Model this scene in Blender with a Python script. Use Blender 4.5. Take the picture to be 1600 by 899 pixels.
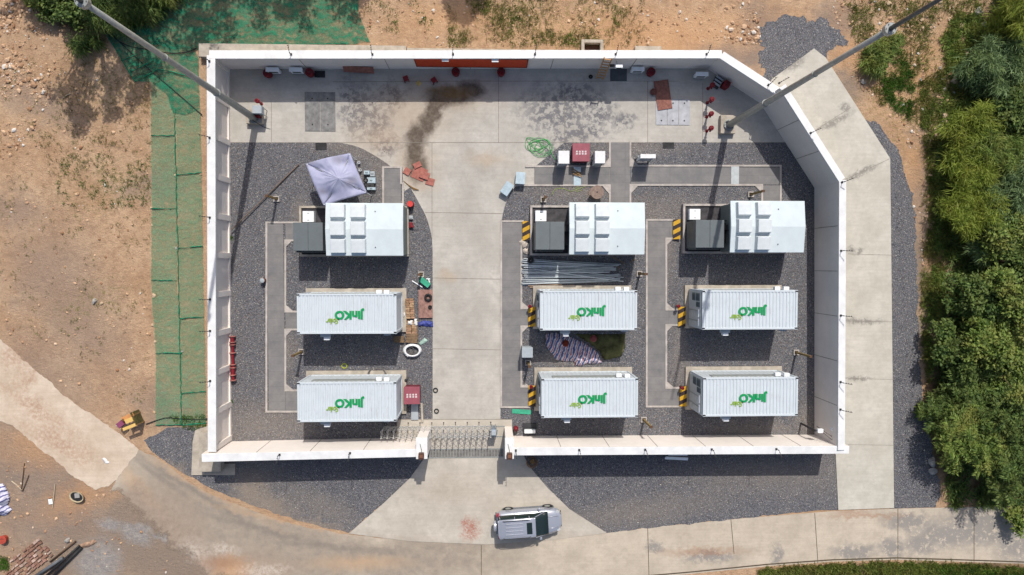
import bpy, bmesh, math, random
import numpy as np
from mathutils import Vector, Matrix, noise, Euler
for o in list(bpy.data.objects): bpy.data.objects.remove(o)
SC = bpy.context.scene
COL = SC.collection
R = math.radians
# ------------------------------------------------------------------ camera
CH = 42.5; FP = 1000.0
d = Vector((0.035, -0.035, -1)).normalized()
zc = -d; xc = Vector((0, 1, 0)).cross(zc).normalized(); yc = zc.cross(xc)
cam = bpy.data.cameras.new('camera'); cam.sensor_width = 36; cam.lens = 36*FP/1600
cam.clip_end = 4000; cam.clip_start = 0.5
camo = bpy.data.objects.new('camera', cam); COL.objects.link(camo)
camo.matrix_world = Matrix(((xc.x, yc.x, zc.x, 0), (xc.y, yc.y, zc.y, 0), (xc.z, yc.z, zc.z, CH), (0, 0, 0, 1)))
SC.camera = camo
# ------------------------------------------------------------------ light
AZ, EL = 11.0, 50.0
w = bpy.data.worlds.new('World'); SC.world = w; w.use_nodes = True
nt = w.node_tree; bg = nt.nodes['Background']
sky = nt.nodes.new('ShaderNodeTexSky'); sky.sky_type = 'NISHITA'; sky.sun_disc = False; sky.dust_density = 3.0; sky.ozone_density = 0.5
sky.sun_elevation = R(EL); sky.sun_rotation = R(AZ)
nt.links.new(sky.outputs[0], bg.inputs[0]); bg.inputs[1].default_value = 0.125
sl = bpy.data.lights.new('sun', 'SUN'); sl.energy = 4.0; sl.angle = R(0.5); sl.color = (1, 0.955, 0.88)
so = bpy.data.objects.new('sun', sl); COL.objects.link(so)
sd = Vector((math.sin(R(AZ))*math.cos(R(EL)), math.cos(R(AZ))*math.cos(R(EL)), math.sin(R(EL))))
so.rotation_euler = sd.to_track_quat('Z', 'Y').to_euler(); so.location = (0, 0, 60)
SC.view_settings.view_transform = 'Standard'; SC.view_settings.look = 'None'
SC.view_settings.exposure = 0.0; SC.view_settings.gamma = 1.0
# ------------------------------------------------------------------ helpers
def G(px, py, z=0.0):
    r = xc*((px-800)/FP) + yc*((449.5-py)/FP) - zc
    t = (z-CH)/r.z
    return Vector((r.x*t, r.y*t, z))
PXM = FP/CH
def lin(r, g, b, s=1.0):
    f = lambda c: ((c/255+0.055)/1.055)**2.4 if c > 10 else c/255/12.92
    return (min(f(r)*s, .9), min(f(g)*s, .9), min(f(b)*s, .9), 1)
def A(r, g, b): return lin(r, g, b, 0.9)
rnd = random.Random(5)
class MB:
    def __init__(s): s.v = []; s.f = []
    def add(s, vs, fs, M=None):
        n = len(s.v)
        for p in vs: s.v.append(tuple(M @ Vector(p)) if M is not None else tuple(p))
        for f in fs: s.f.append([n+i for i in f])
        return s
    def box(s, c, sz, rz=0, rx=0, ry=0, taper=1.0):
        hx, hy, hz = sz[0]/2, sz[1]/2, sz[2]/2
        vs = [(-hx,-hy,-hz),(hx,-hy,-hz),(hx,hy,-hz),(-hx,hy,-hz),(-hx*taper,-hy*taper,hz),(hx*taper,-hy*taper,hz),(hx*taper,hy*taper,hz),(-hx*taper,hy*taper,hz)]
        fs = [(3,2,1,0),(4,5,6,7),(0,1,5,4),(1,2,6,5),(2,3,7,6),(3,0,4,7)]
        return s.add(vs, fs, Matrix.Translation(c) @ Euler((rx, ry, rz)).to_matrix().to_4x4())
    def tube(s, pts, r, seg=8, cap=True):
        pts = [Vector(p) for p in pts]; n = len(pts)
        rr = r if isinstance(r, (list, tuple)) else [r]*n
        vs = []; fs = []
        up = Vector((0, 0, 1))
        for i, p in enumerate(pts):
            t = (pts[min(i+1, n-1)]-pts[max(i-1, 0)]).normalized()
            a = t.cross(up if abs(t.z) < .95 else Vector((1, 0, 0))).normalized(); b = t.cross(a)
            for k in range(seg):
                an = 2*math.pi*k/seg
                vs.append(p + (a*math.cos(an)+b*math.sin(an))*rr[i])
        for i in range(n-1):
            for k in range(seg):
                k2 = (k+1) % seg
                fs.append((i*seg+k, (i+1)*seg+k, (i+1)*seg+k2, i*seg+k2))
        if cap: fs.append(tuple(range(seg))); fs.append(tuple((n-1)*seg+k for k in reversed(range(seg))))
        return s.add(vs, fs)
    def lathe(s, c, prof, seg=20, M=None):
        vs = []; fs = []; n = len(prof)
        for r, z in prof:
            for k in range(seg):
                a = 2*math.pi*k/seg; vs.append((r*math.cos(a), r*math.sin(a), z))
        for i in range(n-1):
            for k in range(seg):
                k2 = (k+1) % seg
                fs.append((i*seg+k, i*seg+k2, (i+1)*seg+k2, (i+1)*seg+k))
        fs.append(tuple(reversed(range(seg)))); fs.append(tuple((n-1)*seg+k for k in range(seg)))
        T = Matrix.Translation(c)
        if M is not None: T = T @ M
        return s.add(vs, fs, T)
    def torus(s, c, Rr, r, seg=24, sub=8, M=None):
        vs = []; fs = []
        for i in range(seg):
            a = 2*math.pi*i/seg
            for k in range(sub):
                b = 2*math.pi*k/sub
                vs.append(((Rr+r*math.cos(b))*math.cos(a), (Rr+r*math.cos(b))*math.sin(a), r*math.sin(b)))
        for i in range(seg):
            for k in range(sub):
                i2 = (i+1) % seg; k2 = (k+1) % sub
                fs.append((i*sub+k, i2*sub+k, i2*sub+k2, i*sub+k2))
        T = Matrix.Translation(c)
        if M is not None: T = T @ M
        return s.add(vs, fs, T)
    def prism(s, poly, z0, z1):
        n = len(poly)
        a = sum(poly[i][0]*poly[(i+1) % n][1]-poly[(i+1) % n][0]*poly[i][1] for i in range(n))
        if a < 0: poly = poly[::-1]
        vs = [(p[0], p[1], z0) for p in poly]+[(p[0], p[1], z1) for p in poly]
        fs = [tuple(reversed(range(n))), tuple(range(n, 2*n))]+[(i, (i+1) % n, n+(i+1) % n, n+i) for i in range(n)]
        return s.add(vs, fs)
    def build(s, name, mat, parent=None, smooth=False, bevel=0, loc=None):
        me = bpy.data.meshes.new(name); me.from_pydata(s.v, [], s.f)
        if isinstance(mat, (list, tuple)):
            for m_ in mat: me.materials.append(m_)
        elif mat: me.materials.append(mat)
        me.update()
        if smooth:
            me.polygons.foreach_set('use_smooth', [True]*len(me.polygons))
        o = bpy.data.objects.new(name, me); COL.objects.link(o)
        if parent: o.parent = parent
        if loc is not None: o.location = loc
        if bevel:
            b = o.modifiers.new('bevel', 'BEVEL'); b.width = bevel; b.segments = 2; b.limit_method = 'ANGLE'; b.angle_limit = R(40)
        return o
def tag(o, label=None, cat=None, group=None, kind=None):
    if label: o['label'] = label
    if cat: o['category'] = cat
    if group: o['group'] = group
    if kind: o['kind'] = kind
    return o
def thing(name, label, cat, loc=(0, 0, 0), rz=0, group=None):
    o = bpy.data.objects.new(name, None); COL.objects.link(o); o.empty_display_size = .3
    o.location = loc; o.rotation_euler = (0, 0, rz)
    return tag(o, label, cat, group)
def dup(o, loc=None, rz=None, label=None, parent=None, scale=None):
    c = o.copy(); COL.objects.link(c)
    if parent: c.parent = parent
    if loc is not None: c.location = loc
    if rz is not None: c.rotation_euler = (0, 0, rz)
    if scale is not None: c.scale = (scale, scale, scale)
    if label: c['label'] = label
    for ch in list(o.children): dup(ch, parent=c)
    return c
def one(mb, name, mat, label, cat, loc, group=None, smooth=False, bevel=0, rz=0):
    o = mb.build(name, mat, None, smooth, bevel, loc); o.rotation_euler = (0, 0, rz)
    return tag(o, label, cat, group)
# ---- node mini language
class NT:
    def __init__(s, name, rough=.8, spec=.3, metal=0):
        s.m = bpy.data.materials.new(name); s.m.use_nodes = True
        s.t = s.m.node_tree; s.b = s.t.nodes['Principled BSDF']
        s.b.inputs['Roughness'].default_value = rough; s.b.inputs['Metallic'].default_value = metal
        s.b.inputs['Specular IOR Level'].default_value = spec
        s.geo = s.t.nodes.new('ShaderNodeNewGeometry'); s.pos = s.geo.outputs['Position']; s._d = {}
    def n(s, typ, **kw):
        x = s.t.nodes.new(typ)
        for k, v in kw.items(): setattr(x, k, v)
        return x
    def l(s, a, b): s.t.links.new(a, b)
    def noise(s, scale, detail=4, rough=.55, vec=None):
        x = s.n('ShaderNodeTexNoise'); x.inputs['Scale'].default_value = scale; x.inputs['Detail'].default_value = detail
        x.inputs['Roughness'].default_value = rough; s.l(vec or s.pos, x.inputs['Vector']); return x.outputs[0]
    def voro(s, scale, out='Color', vec=None, rand=1):
        x = s.n('ShaderNodeTexVoronoi'); x.inputs['Scale'].default_value = scale; x.inputs['Randomness'].default_value = rand
        s.l(vec or s.pos, x.inputs['Vector']); return x.outputs[out]
    def ramp(s, fac, a, b, lo=0., hi=1.):
        x = s.n('ShaderNodeMapRange'); x.inputs[1].default_value = a; x.inputs[2].default_value = b
        x.inputs[3].default_value = lo; x.inputs[4].default_value = hi; x.clamp = True
        s.l(fac, x.inputs[0]); return x.outputs[0]
    def math(s, op, a, b=None):
        x = s.n('ShaderNodeMath', operation=op)
        for i, q in enumerate((a, b)):
            if q is None: continue
            if isinstance(q, (int, float)): x.inputs[i].default_value = q
            else: s.l(q, x.inputs[i])
        return x.outputs[0]
    def mix(s, fac, a, b, mode='MIX'):
        x = s.n('ShaderNodeMix', data_type='RGBA', blend_type=mode)
        for i, q in ((0, fac), (6, a), (7, b)):
            if isinstance(q, (int, float)): x.inputs[i].default_value = q
            elif isinstance(q, tuple): x.inputs[i].default_value = q
            else: s.l(q, x.inputs[i])
        return x.outputs[2]
    def dist(s, amp, scale):
        k = (amp, scale)
        if k not in s._d:
            x = s.n('ShaderNodeTexNoise'); x.inputs['Scale'].default_value = scale; x.inputs['Detail'].default_value = 5; x.inputs['Roughness'].default_value = .65
            s.l(s.pos, x.inputs['Vector'])
            a = s.n('ShaderNodeVectorMath', operation='SUBTRACT'); s.l(x.outputs['Color'], a.inputs[0]); a.inputs[1].default_value = (.5, .5, .5)
            b = s.n('ShaderNodeVectorMath', operation='MULTIPLY_ADD'); s.l(a.outputs[0], b.inputs[0]); b.inputs[1].default_value = (amp, amp, 0); s.l(s.pos, b.inputs[2])
            s._d[k] = b.outputs[0]
        return s._d[k]
    def blob(s, px, py, rx, ry, rot=0, soft=.35, amp=1.6, scale=1.1):
        """mask of a stain or painted shade at photo position px,py (pixels on the ground)"""
        c = G(px, py)
        a = s.n('ShaderNodeMapping', vector_type='TEXTURE')
        a.inputs['Location'].default_value = (c.x, c.y, 0); a.inputs['Rotation'].default_value = (0, 0, R(rot))
        a.inputs['Scale'].default_value = (rx/PXM, ry/PXM, 1e5)
        s.l(s.dist(amp, scale), a.inputs['Vector'])
        q = s.n('ShaderNodeVectorMath', operation='LENGTH'); s.l(a.outputs[0], q.inputs[0])
        return s.ramp(q.outputs['Value'], 1+soft, 1-soft)
    def blobs(s, lst, **kw):
        out = None
        for b in lst:
            m_ = s.blob(*b, **kw)
            out = m_ if out is None else s.math('MAXIMUM', out, m_)
        return out
    def col(s, c):
        if isinstance(c, tuple): s.b.inputs['Base Color'].default_value = c
        else: s.l(c, s.b.inputs['Base Color'])
        return s
    def bump(s, h, strength=.5, dist=.02):
        x = s.n('ShaderNodeBump'); x.inputs['Strength'].default_value = strength; x.inputs['Distance'].default_value = dist
        s.l(h, x.inputs['Height']); s.l(x.outputs[0], s.b.inputs['Normal']); return s
MATS = {}
def M(name, c=None, rough=.6, metal=0, var=.18, scale=3, spec=.3, bump=0):
    """plain worn material: base colour broken up by two octaves of noise"""
    if name in MATS: return MATS[name]
    t = NT(name, rough, spec, metal)
    tc = t.n('ShaderNodeTexCoord').outputs['Object']
    dark = tuple(x*(1-var*1.6) for x in c[:3])+(1,); lite = tuple(min(x*(1+var*.6), .92) for x in c[:3])+(1,)
    n1 = t.noise(scale, 6, .65, tc); f = t.ramp(n1, .32, .68)
    t.col(t.mix(f, dark, lite))
    if bump: t.bump(n1, bump, .02)
    t.l(t.ramp(n1, .3, .7, min(rough+.1, 1), max(rough-.08, .05)), t.b.inputs['Roughness'])
    MATS[name] = t.m; return t.m
# ------------------------------------------------------------------ ground materials
def mat_soil():
    t = NT('soil', .95, .1)
    base = t.mix(t.ramp(t.noise(.35, 6, .6), .35, .65), A(190,154,122), A(210,178,146))
    base = t.mix(t.ramp(t.noise(2.2, 6, .7), .45, .68, 0, .55), base, A(156,122,98))
    base = t.mix(t.ramp(t.noise(9, 5, .8), .56, .72, 0, .7), base, A(226,198,168))
    base = t.mix(t.ramp(t.noise(7.3, 5, .8), .58, .70, 0, .65), base, A(112,84,62))
    base = t.mix(t.ramp(t.noise(.9, 8, .75), .5, .66, 0, .5), base, A(160,130,104))
    base = t.mix(t.ramp(t.noise(1.7, 8, .78), .54, .68, 0, .5), base, A(222,192,160))
    gray = t.blobs([(30,620,120,90,35),(110,470,60,120,20),(60,430,50,60),(20,330,45,30),(60,165,60,20,-30),(250,640,60,30,-40),(130,520,70,40,-40),(240,290,50,20)], soft=.6, amp=3.5, scale=.7)
    base = t.mix(t.math('MULTIPLY', gray, .6), base, A(150,132,120))
    gr2 = t.blobs([(90,800,110,90,20),(190,850,90,70),(40,740,70,40),(260,880,90,40),(1190,50,30,40,20),(1150,95,60,22,25),(1165,100,30,14),(1130,80,40,14),(1330,130,25,30),(1470,150,16,50,-25),(1445,205,20,26,-40),(1440,300,18,50),(1432,415,24,60),(1440,530,26,50),(1300,40,30,30)], soft=.6, amp=2.5, scale=1.1)
    base = t.mix(t.math('MULTIPLY', gr2, .75), base, A(140,128,120))
    g3 = t.blobs([(245,845,70,70,30),(330,900,90,40),(130,880,60,40),(190,800,30,30)], soft=.5, amp=2.5, scale=1)
    base = t.mix(t.math('MULTIPLY', g3, .8), base, A(150,134,120))
    g4 = t.blobs([(152,878,34,34),(210,835,26,12,-30),(225,825,14,10),(250,838,16,6,-20),(170,820,18,10)], soft=.4, amp=1.4, scale=1.6)
    base = t.mix(t.math('MULTIPLY', g4, .8), base, t.mix(t.ramp(t.noise(3,7,.8),.35,.65), A(134,134,138), A(186,178,170)))
    ora = t.blobs([(60,700,50,30),(120,780,60,20,20),(1420,120,60,60),(1330,90,50,18,-60),(1430,250,16,60),(1010,50,200,30),(1460,410,14,40),(700,30,60,20)], soft=.7, amp=3, scale=.9)
    base = t.mix(t.math('MULTIPLY', ora, .5), base, A(208,160,116))
    grn = t.mix(t.ramp(t.noise(3, 6, .8), .5, .62), base, A(120,118,62))
    gm = t.blobs([(180,290,80,30,20),(840,30,90,40),(915,35,50,40),(1400,160,70,80),(1480,110,60,60),(1480,230,50,60),(1450,450,30,70),(1420,40,60,30),(140,470,60,20,20),(200,140,90,40)], soft=.6, amp=3, scale=.8)
    base = t.mix(t.math('MULTIPLY', gm, .7), base, grn)
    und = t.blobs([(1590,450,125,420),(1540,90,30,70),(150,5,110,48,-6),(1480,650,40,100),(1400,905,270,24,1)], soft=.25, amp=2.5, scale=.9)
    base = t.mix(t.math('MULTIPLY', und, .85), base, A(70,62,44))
    t.col(base); h = t.math('ADD', t.noise(5, 8, .75), t.math('MULTIPLY', t.noise(22, 4, .8), .5))
    t.bump(h, 1, .12); return t.m
def mat_gravel(name='gravel', seed=0, tint=0):
    t = NT(name, .9, .25)
    v = t.voro(22); s = t.n('ShaderNodeSeparateColor'); t.l(v, s.inputs[0])
    a = t.mix(t.ramp(s.outputs[0], 0, 1), A(40,43,51), A(116,120,129))
    a = t.mix(t.ramp(s.outputs[1], .94, .97), a, A(196,190,182))
    a = t.mix(t.ramp(s.outputs[2], .9, .95, 0, .7), a, A(140,112,88))
    v2 = t.voro(27); s2 = t.n('ShaderNodeSeparateColor'); t.l(v2, s2.inputs[0])
    a = t.mix(.45, a, t.mix(s2.outputs[0], A(34,35,42), A(150,148,150)))
    a = t.mix(t.ramp(t.noise(.5, 6, .7), .42, .68, 0, .22), a, A(120,114,110))
    dust = t.blobs([(545,235,60,12,-12),(600,260,25,40,-35),(420,660,70,28),(240,0,1,1),(1000,230,60,12),(1020,330,60,20),(1040,400,14,40),(900,300,60,12),(1060,560,14,60),(470,330,12,14),(880,560,40,8),(1180,670,60,10),(1260,660,16,30),(400,735,36,50),(370,800,60,20,-20),(500,790,60,20,-30),(1000,800,120,20,8),(1210,740,120,30),(450,550,14,30)] , soft=.7, amp=1.5, scale=1.3)
    a = t.mix(t.math('MULTIPLY', dust, .26), a, A(160,146,130))
    sa = t.blobs([(392,772,22,26),(470,815,60,8,-15),(420,790,40,16,-20),(268,738,20,14)], soft=.6, amp=1.8, scale=1.6)
    a = t.mix(t.math('MULTIPLY', sa, .55), a, A(160,144,126))
    t.col(a); t.bump(t.voro(22, 'Distance'), .8, .04); return t.m
def conc(t, c1, c2):
    a = t.mix(t.ramp(t.noise(.45, 7, .65), .36, .64), c1, c2)
    a = t.mix(t.ramp(t.noise(1.1, 8, .78), .46, .66, 0, .5), a, tuple(x*.80 for x in c1[:3])+(1,))
    a = t.mix(t.ramp(t.noise(.8, 6, .7), .55, .72, 0, .5), a, tuple(min(x*1.14, .8) for x in c2[:3])+(1,))
    a = t.mix(t.ramp(t.noise(2.4, 7, .75), .5, .75, 0, .35), a, tuple(x*.72 for x in c1[:3])+(1,))
    st = t.n('ShaderNodeMapping'); st.inputs['Scale'].default_value = (.35, 6, 1); t.l(t.pos, st.inputs[0])
    a = t.mix(t.ramp(t.noise(1.2, 5, .6, st.outputs[0]), .4, .7, 0, .28), a, tuple(x*.8 for x in c1[:3])+(1,))
    a = t.mix(t.ramp(t.noise(11, 5, .85), .56, .74, 0, .55), a, tuple(x*.62 for x in c1[:3])+(1,))
    return a
def mat_slab():
    t = NT('yard_concrete', .85, .2)
    a = conc(t, A(176,171,163), A(197,192,184))
    wet = t.blobs([(560,175,26,38),(588,188,22,26),(612,150,20,18),(605,228,18,12),(545,160,14,28),(870,175,50,34),(900,155,40,22),(935,178,26,22),(905,205,44,16),(975,190,16,12),(890,215,26,8),(860,235,14,14)], soft=.5, amp=2.3, scale=1.5)
    n = t.ramp(t.noise(2.6, 8, .72), .45, .53)
    a = t.mix(t.math('MULTIPLY', t.math('MULTIPLY', wet, n), .95), a, A(112,111,116))
    a = t.mix(t.math('MULTIPLY', wet, .22), a, A(120,118,116))
    ru = t.blobs([(640,175,60,50),(650,250,30,34),(700,150,60,22),(760,250,26,10),(700,430,14,8),(735,828,12,16),(600,215,50,24),(660,280,22,16)], soft=.8, amp=1.6, scale=1.1)
    a = t.mix(t.math('MULTIPLY', ru, .38), a, A(176,146,112))
    dk = t.blobs([(706,150,34,14),(735,140,20,13,-10),(690,152,24,16),(679,172,11,22),(668,192,13,22,-12),(652,212,16,20,-18),(648,236,14,22),(652,262,16,22),(684,158,16,12)], soft=.38, amp=.9, scale=1.7)
    dn = t.ramp(t.noise(3.2, 6, .7), .3, .6, .75, 1)
    a = t.mix(t.math('MULTIPLY', t.math('MULTIPLY', dk, dn), .95), a, A(84,72,62))
    a = t.mix(t.math('MULTIPLY', t.blobs([(710,147,24,7,4),(700,140,30,5)], soft=.6, amp=.8, scale=2), .5), a, A(140,108,60))
    gr = t.blobs([(730,320,14,80),(745,270,60,12),(720,500,30,60),(745,370,30,30),(470,120,80,12),(400,110,30,10),(720,660,40,10)], soft=.8, amp=2, scale=.8)
    a = t.mix(t.math('MULTIPLY', gr, .3), a, A(146,140,132))
    t.col(a); t.bump(t.noise(14, 5, .7), .25, .01); return t.m
def mat_apron():
    t = NT('apron_concrete', .85, .2)
    a = conc(t, A(186,181,169), A(202,197,186))
    m_ = t.blobs([(1305,190,28,5,28),(1320,168,8,6),(1345,270,30,4,25),(1330,392,8,6),(1342,393,7,5),(1345,502,34,4,-2),(1340,592,20,3),(1240,100,20,8,35)], soft=.5, amp=.9, scale=3)
    a = t.mix(t.math('MULTIPLY', t.math('MULTIPLY', m_, t.ramp(t.noise(6, 6, .7), .36, .5)), .85), a, A(134,130,124))
    t.col(a); t.bump(t.noise(14, 5, .7), .25, .01); return t.m
def mat_road():
    t = NT('road_concrete', .88, .2)
    a = conc(t, A(180,168,152), A(200,187,170))
    m_ = t.blobs([(330,790,150,50,-32),(430,840,160,44,-14),(280,735,80,40,-40),(560,865,140,22,-5),(480,870,160,40,-5),(300,840,110,60,-20),(700,850,100,16,0),(240,800,60,60),(640,880,160,30)], soft=.5, amp=2.5, scale=.8)
    a = t.mix(t.math('MULTIPLY', m_, .85), a, t.mix(t.ramp(t.noise(1.6,7,.75),.35,.65), A(134,124,114), A(160,147,132)))
    tr = t.blobs([(300,765,120,5,-33),(420,830,110,5,-17),(250,745,60,4,-38),(520,855,80,5,-6)], soft=.6, amp=.8, scale=1.4)
    a = t.mix(t.math('MULTIPLY', tr, .45), a, A(118,110,104))
    ed = t.blobs([(250,715,60,5,-38),(330,768,80,5,-30),(440,812,80,4,-13),(215,760,40,10,-50),(360,890,60,14),(560,880,60,10)], soft=.8, amp=1.2, scale=1.4)
    a = t.mix(t.math('MULTIPLY', ed, .6), a, A(190,158,126))
    stain_shade = t.blobs([(1480,835,60,22),(1540,825,80,30),(1335,862,36,12),(1395,855,22,16),(1440,850,26,20),(1110,870,40,8),(1215,866,10,14),(1023,855,12,10),(1420,815,40,14),(1590,840,40,40)], soft=.4, amp=1.6, scale=1.9)  # tree shade painted into the right end of the road, stains further left
    n = t.ramp(t.noise(2.3, 6, .75), .40, .47)
    a = t.mix(t.math('MULTIPLY', t.math('MULTIPLY', stain_shade, n), .85), a, A(136,132,128))
    g3 = t.blobs([(245,840,60,70,30),(330,890,110,30),(215,780,26,30,-40)], soft=.5, amp=2.5, scale=1)
    a = t.mix(t.math('MULTIPLY', g3, .9), a, t.mix(t.ramp(t.noise(2.5,7,.8),.35,.65), A(140,124,110), A(166,148,132)))
    g5 = t.blobs([(300,872,26,26),(400,892,50,8),(350,860,20,10)], soft=.5, amp=1.6, scale=1.6)
    a = t.mix(t.math('MULTIPLY', t.math('MULTIPLY', g5, t.ramp(t.noise(4,7,.8),.4,.55)), .8), a, A(194,182,170))
    g6 = t.blobs([(362,892,22,18),(356,897,10,8)], soft=.8, amp=1.6, scale=1.6)
    a = t.mix(t.math('MULTIPLY', g6, .6), a, A(196,152,112))
    sp = t.blobs([(1330,800,30,5),(1350,806,60,4),(1290,640,1,1),(1100,862,60,6),(340,880,30,12),(880,800,1,1)], soft=.6, amp=1.2, scale=2)
    a = t.mix(t.math('MULTIPLY', sp, .5), a, A(150,112,86))
    eg = t.blobs([(182,782,20,16,-50),(205,812,20,30,35),(240,848,20,46,38),(285,890,24,50,42),(330,925,60,24)], soft=.75, amp=2.2, scale=1.3)
    t.l(t.ramp(t.math('ADD', eg, t.math('MULTIPLY', t.noise(3, 7, .8), .5)), .55, 1.0, 1, 0), t.b.inputs['Alpha'])
    t.col(a); t.bump(t.noise(12, 5, .75), .3, .015); return t.m
def mat_path():
    t = NT('path_concrete', .9, .15)
    a = conc(t, A(196,178,158), A(214,198,180))
    m_ = t.blobs([(40,590,30,10,50),(60,640,60,12,-35),(90,690,60,20,-30),(30,560,30,20)], soft=.7, amp=2.5, scale=1.2)
    a = t.mix(t.math('MULTIPLY', t.math('MULTIPLY', m_, t.ramp(t.noise(5, 6, .7), .35, .6)), .7), a, A(164,128,104))
    t.col(a); t.bump(t.noise(9, 6, .8), .5, .03); return t.m
def mat_drive():
    t = NT('drive_concrete', .85, .2)
    a = conc(t, A(182,174,162), A(200,192,180))
    m_ = t.blobs([(735,828,14,16,0),(728,818,6,10)], soft=.5, amp=1., scale=3)
    a = t.mix(t.math('MULTIPLY', t.math('MULTIPLY', m_, t.ramp(t.noise(9, 6, .8), .4, .55)), .8), a, A(160,96,78))
    m2 = t.blobs([(620,845,90,10,-4),(700,765,60,20),(870,840,60,8)], soft=.8, amp=1.5, scale=1.2)
    a = t.mix(t.math('MULTIPLY', m2, .3), a, A(150,136,118))
    t.col(a); t.bump(t.noise(14, 5, .7), .25, .01); return t.m
def mat_trench():
    t = NT('trench_cover', .85, .2)
    a = t.mix(t.ramp(t.noise(1.1, 6, .7), .3, .7), A(116,115,117), A(140,137,135))
    a = t.mix(t.ramp(t.noise(5, 5, .8), .55, .75, 0, .4), a, A(156,148,138))
    c = t.n('ShaderNodeTexBrick'); c.inputs['Scale'].default_value = 1; c.inputs['Brick Width'].default_value = 3.; c.inputs['Row Height'].default_value = .5
    c.inputs['Mortar Size'].default_value = .012; c.offset = .0; t.l(t.pos, c.inputs['Vector'])
    c.inputs['Color1'].default_value = (.92, .92, .92, 1); c.inputs['Color2'].default_value = (1, 1, 1, 1); c.inputs['Mortar'].default_value = (.8, .8, .8, 1)
    t.col(t.mix(1, a, c.outputs[0], 'MULTIPLY')); t.bump(t.noise(14, 5, .7), .2, .01); return t.m
M_SOIL = mat_soil(); M_GRAV = mat_gravel(); M_SLAB = mat_slab(); M_APR = mat_apron(); M_ROAD = mat_road(); M_PATH = mat_path(); M_DRIVE = mat_drive(); M_TR = mat_trench()
M_KERB = M('kerb_concrete', A(186,178,172), .85, var=.2, scale=2)
M_JOINT = M('joint', A(142,134,124), .9, var=.2)
M_WALL = M('wall_paint', (.76,.70,.65,1), .8, var=.05, scale=.8)
M_COPE = M('coping_paint', (.70, .70, .70, 1), .6, var=.1, scale=1.3)
M_STEEL = M('galvanised_steel', A(166,170,168), .45, .35, var=.15, scale=5)
M_DARKM = M('dark_metal', A(60,60,62), .6, var=.2)
M_RED = M('red_paint', A(128,28,40), .5, var=.2)
M_WHITE = M('white_metal', (.78, .8, .82, 1), .45, var=.06)
M_GREYP = M('grey_paint', A(168,176,182), .5, var=.08)
M_WOOD = M('wood', A(150,118,78), .85, var=.3, scale=8)
M_RWOOD = M('red_plywood', A(150,100,88), .8, var=.25, scale=5)
M_BLACK = M('black_rubber', (.02, .02, .022, 1), .7, var=.2)
# ------------------------------------------------------------------ setting
def jag(poly, amp, step=10, seed=1, only=None):
    """ragged outline: long and short waves pushed along the edge normal"""
    out = []; n = len(poly)
    for i in range(n):
        a, b = poly[i], poly[(i+1) % n]
        out.append(a)
        if only is not None and i not in only: continue
        L = math.hypot(b[0]-a[0], b[1]-a[1]); k = int(L/2.2)
        nx, ny = -(b[1]-a[1])/max(L, 1), (b[0]-a[0])/max(L, 1)
        for j in range(1, k):
            f = j/k; x, y = a[0]+(b[0]-a[0])*f, a[1]+(b[1]-a[1])*f; v = Vector((x*.045, y*.045, seed*3.7)); e = min(1, 4*f, 4*(1-f))
            q = amp*(1.5*noise.noise(v)*e+.8*noise.noise(v*3.1)*e+.55*noise.noise(v*9))
            out.append((x+nx*q, y+ny*q))
    return out
def sheet(name, poly, z, mat, th=0):
    mb = MB(); p = [G(x, y, z) for x, y in poly]
    if th: mb.prism([(q.x, q.y) for q in p], z-th, z)
    else:
        mb.v = [tuple(q) for q in p]; a = sum(p[i].x*p[(i+1) % len(p)].y-p[(i+1) % len(p)].x*p[i].y for i in range(len(p)))
        mb.f = [list(range(len(p)))[::(1 if a > 0 else -1)]]
    return tag(mb.build(name, mat), kind='structure')
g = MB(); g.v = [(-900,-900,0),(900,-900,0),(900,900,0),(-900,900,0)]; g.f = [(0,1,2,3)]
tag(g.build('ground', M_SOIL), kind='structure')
sheet('path', jag([(-60,480),(0,530),(60,583),(130,640),(190,680),(217,703),(185,745),(170,760),(150,766),(110,742),(60,700),(20,665),(-60,640)], 2.5, 7, 3), .02, M_PATH)
sheet('road', jag([(212,703),(240,712),(300,757),(335,775),(400,800),(480,825),(545,835),(640,845),(760,850),(870,842),(948,832),(1050,821),(1150,811),(1300,799),(1400,795),(1640,790),(1640,882),(1560,880),(1470,877),(1400,875),(1300,878),(1200,885),(1080,897),(1000,905),(700,920),(330,930),(300,899),(262,860),(228,830),(195,795),(172,768)], 1.5, 9, 4, only=set(range(11))|set(range(24, 31))), .012, M_ROAD)
ex = sheet('gravel_strip', jag([(1350,185),(1368,190),(1386,213),(1408,245),(1420,290),(1430,350),(1432,420),(1436,520),(1440,600),(1448,660),(1460,720),(1470,775),(1462,793),(1390,795),(1385,248),(1340,180)], 4, 4, 8, only=set(range(12))), .014, M_GRAV)
sheet('gravel_bed', jag([(1196,112),(1184,98),(1196,74),(1188,52),(1206,34),(1238,26),(1262,36),(1292,28),(1312,46),(1326,72),(1300,78),(1284,92),(1276,78),(1205,130),(1190,124)], 7, 5, 9, only=set(range(12))), .016, M_GRAV)
sheet('apron', [(1272,76),(1290,90),(1391,248),(1397,794),(1310,797),(1306,712),(1285,600),(1285,300),(1195,150),(1206,124)], .06, M_APR, .06)
sheet('gravel_verge', jag([(262,668),(330,668),(365,690),(664,690),(664,722),(640,748),(600,786),(545,833),(470,815),(400,792),(335,766),(290,742),(245,712),(225,688)], 2, 7, 10, only={6,7,8,9,10,11,12,13}), .018, M_GRAV)
sheet('gravel_verge', jag([(815,690),(1309,690),(1309,797),(1240,801),(1150,811),(1050,821),(948,833),(890,796),(855,762),(832,735),(820,716)], 1.5, 8, 11, only={2,3,4,5}), .018, M_GRAV)
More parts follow.
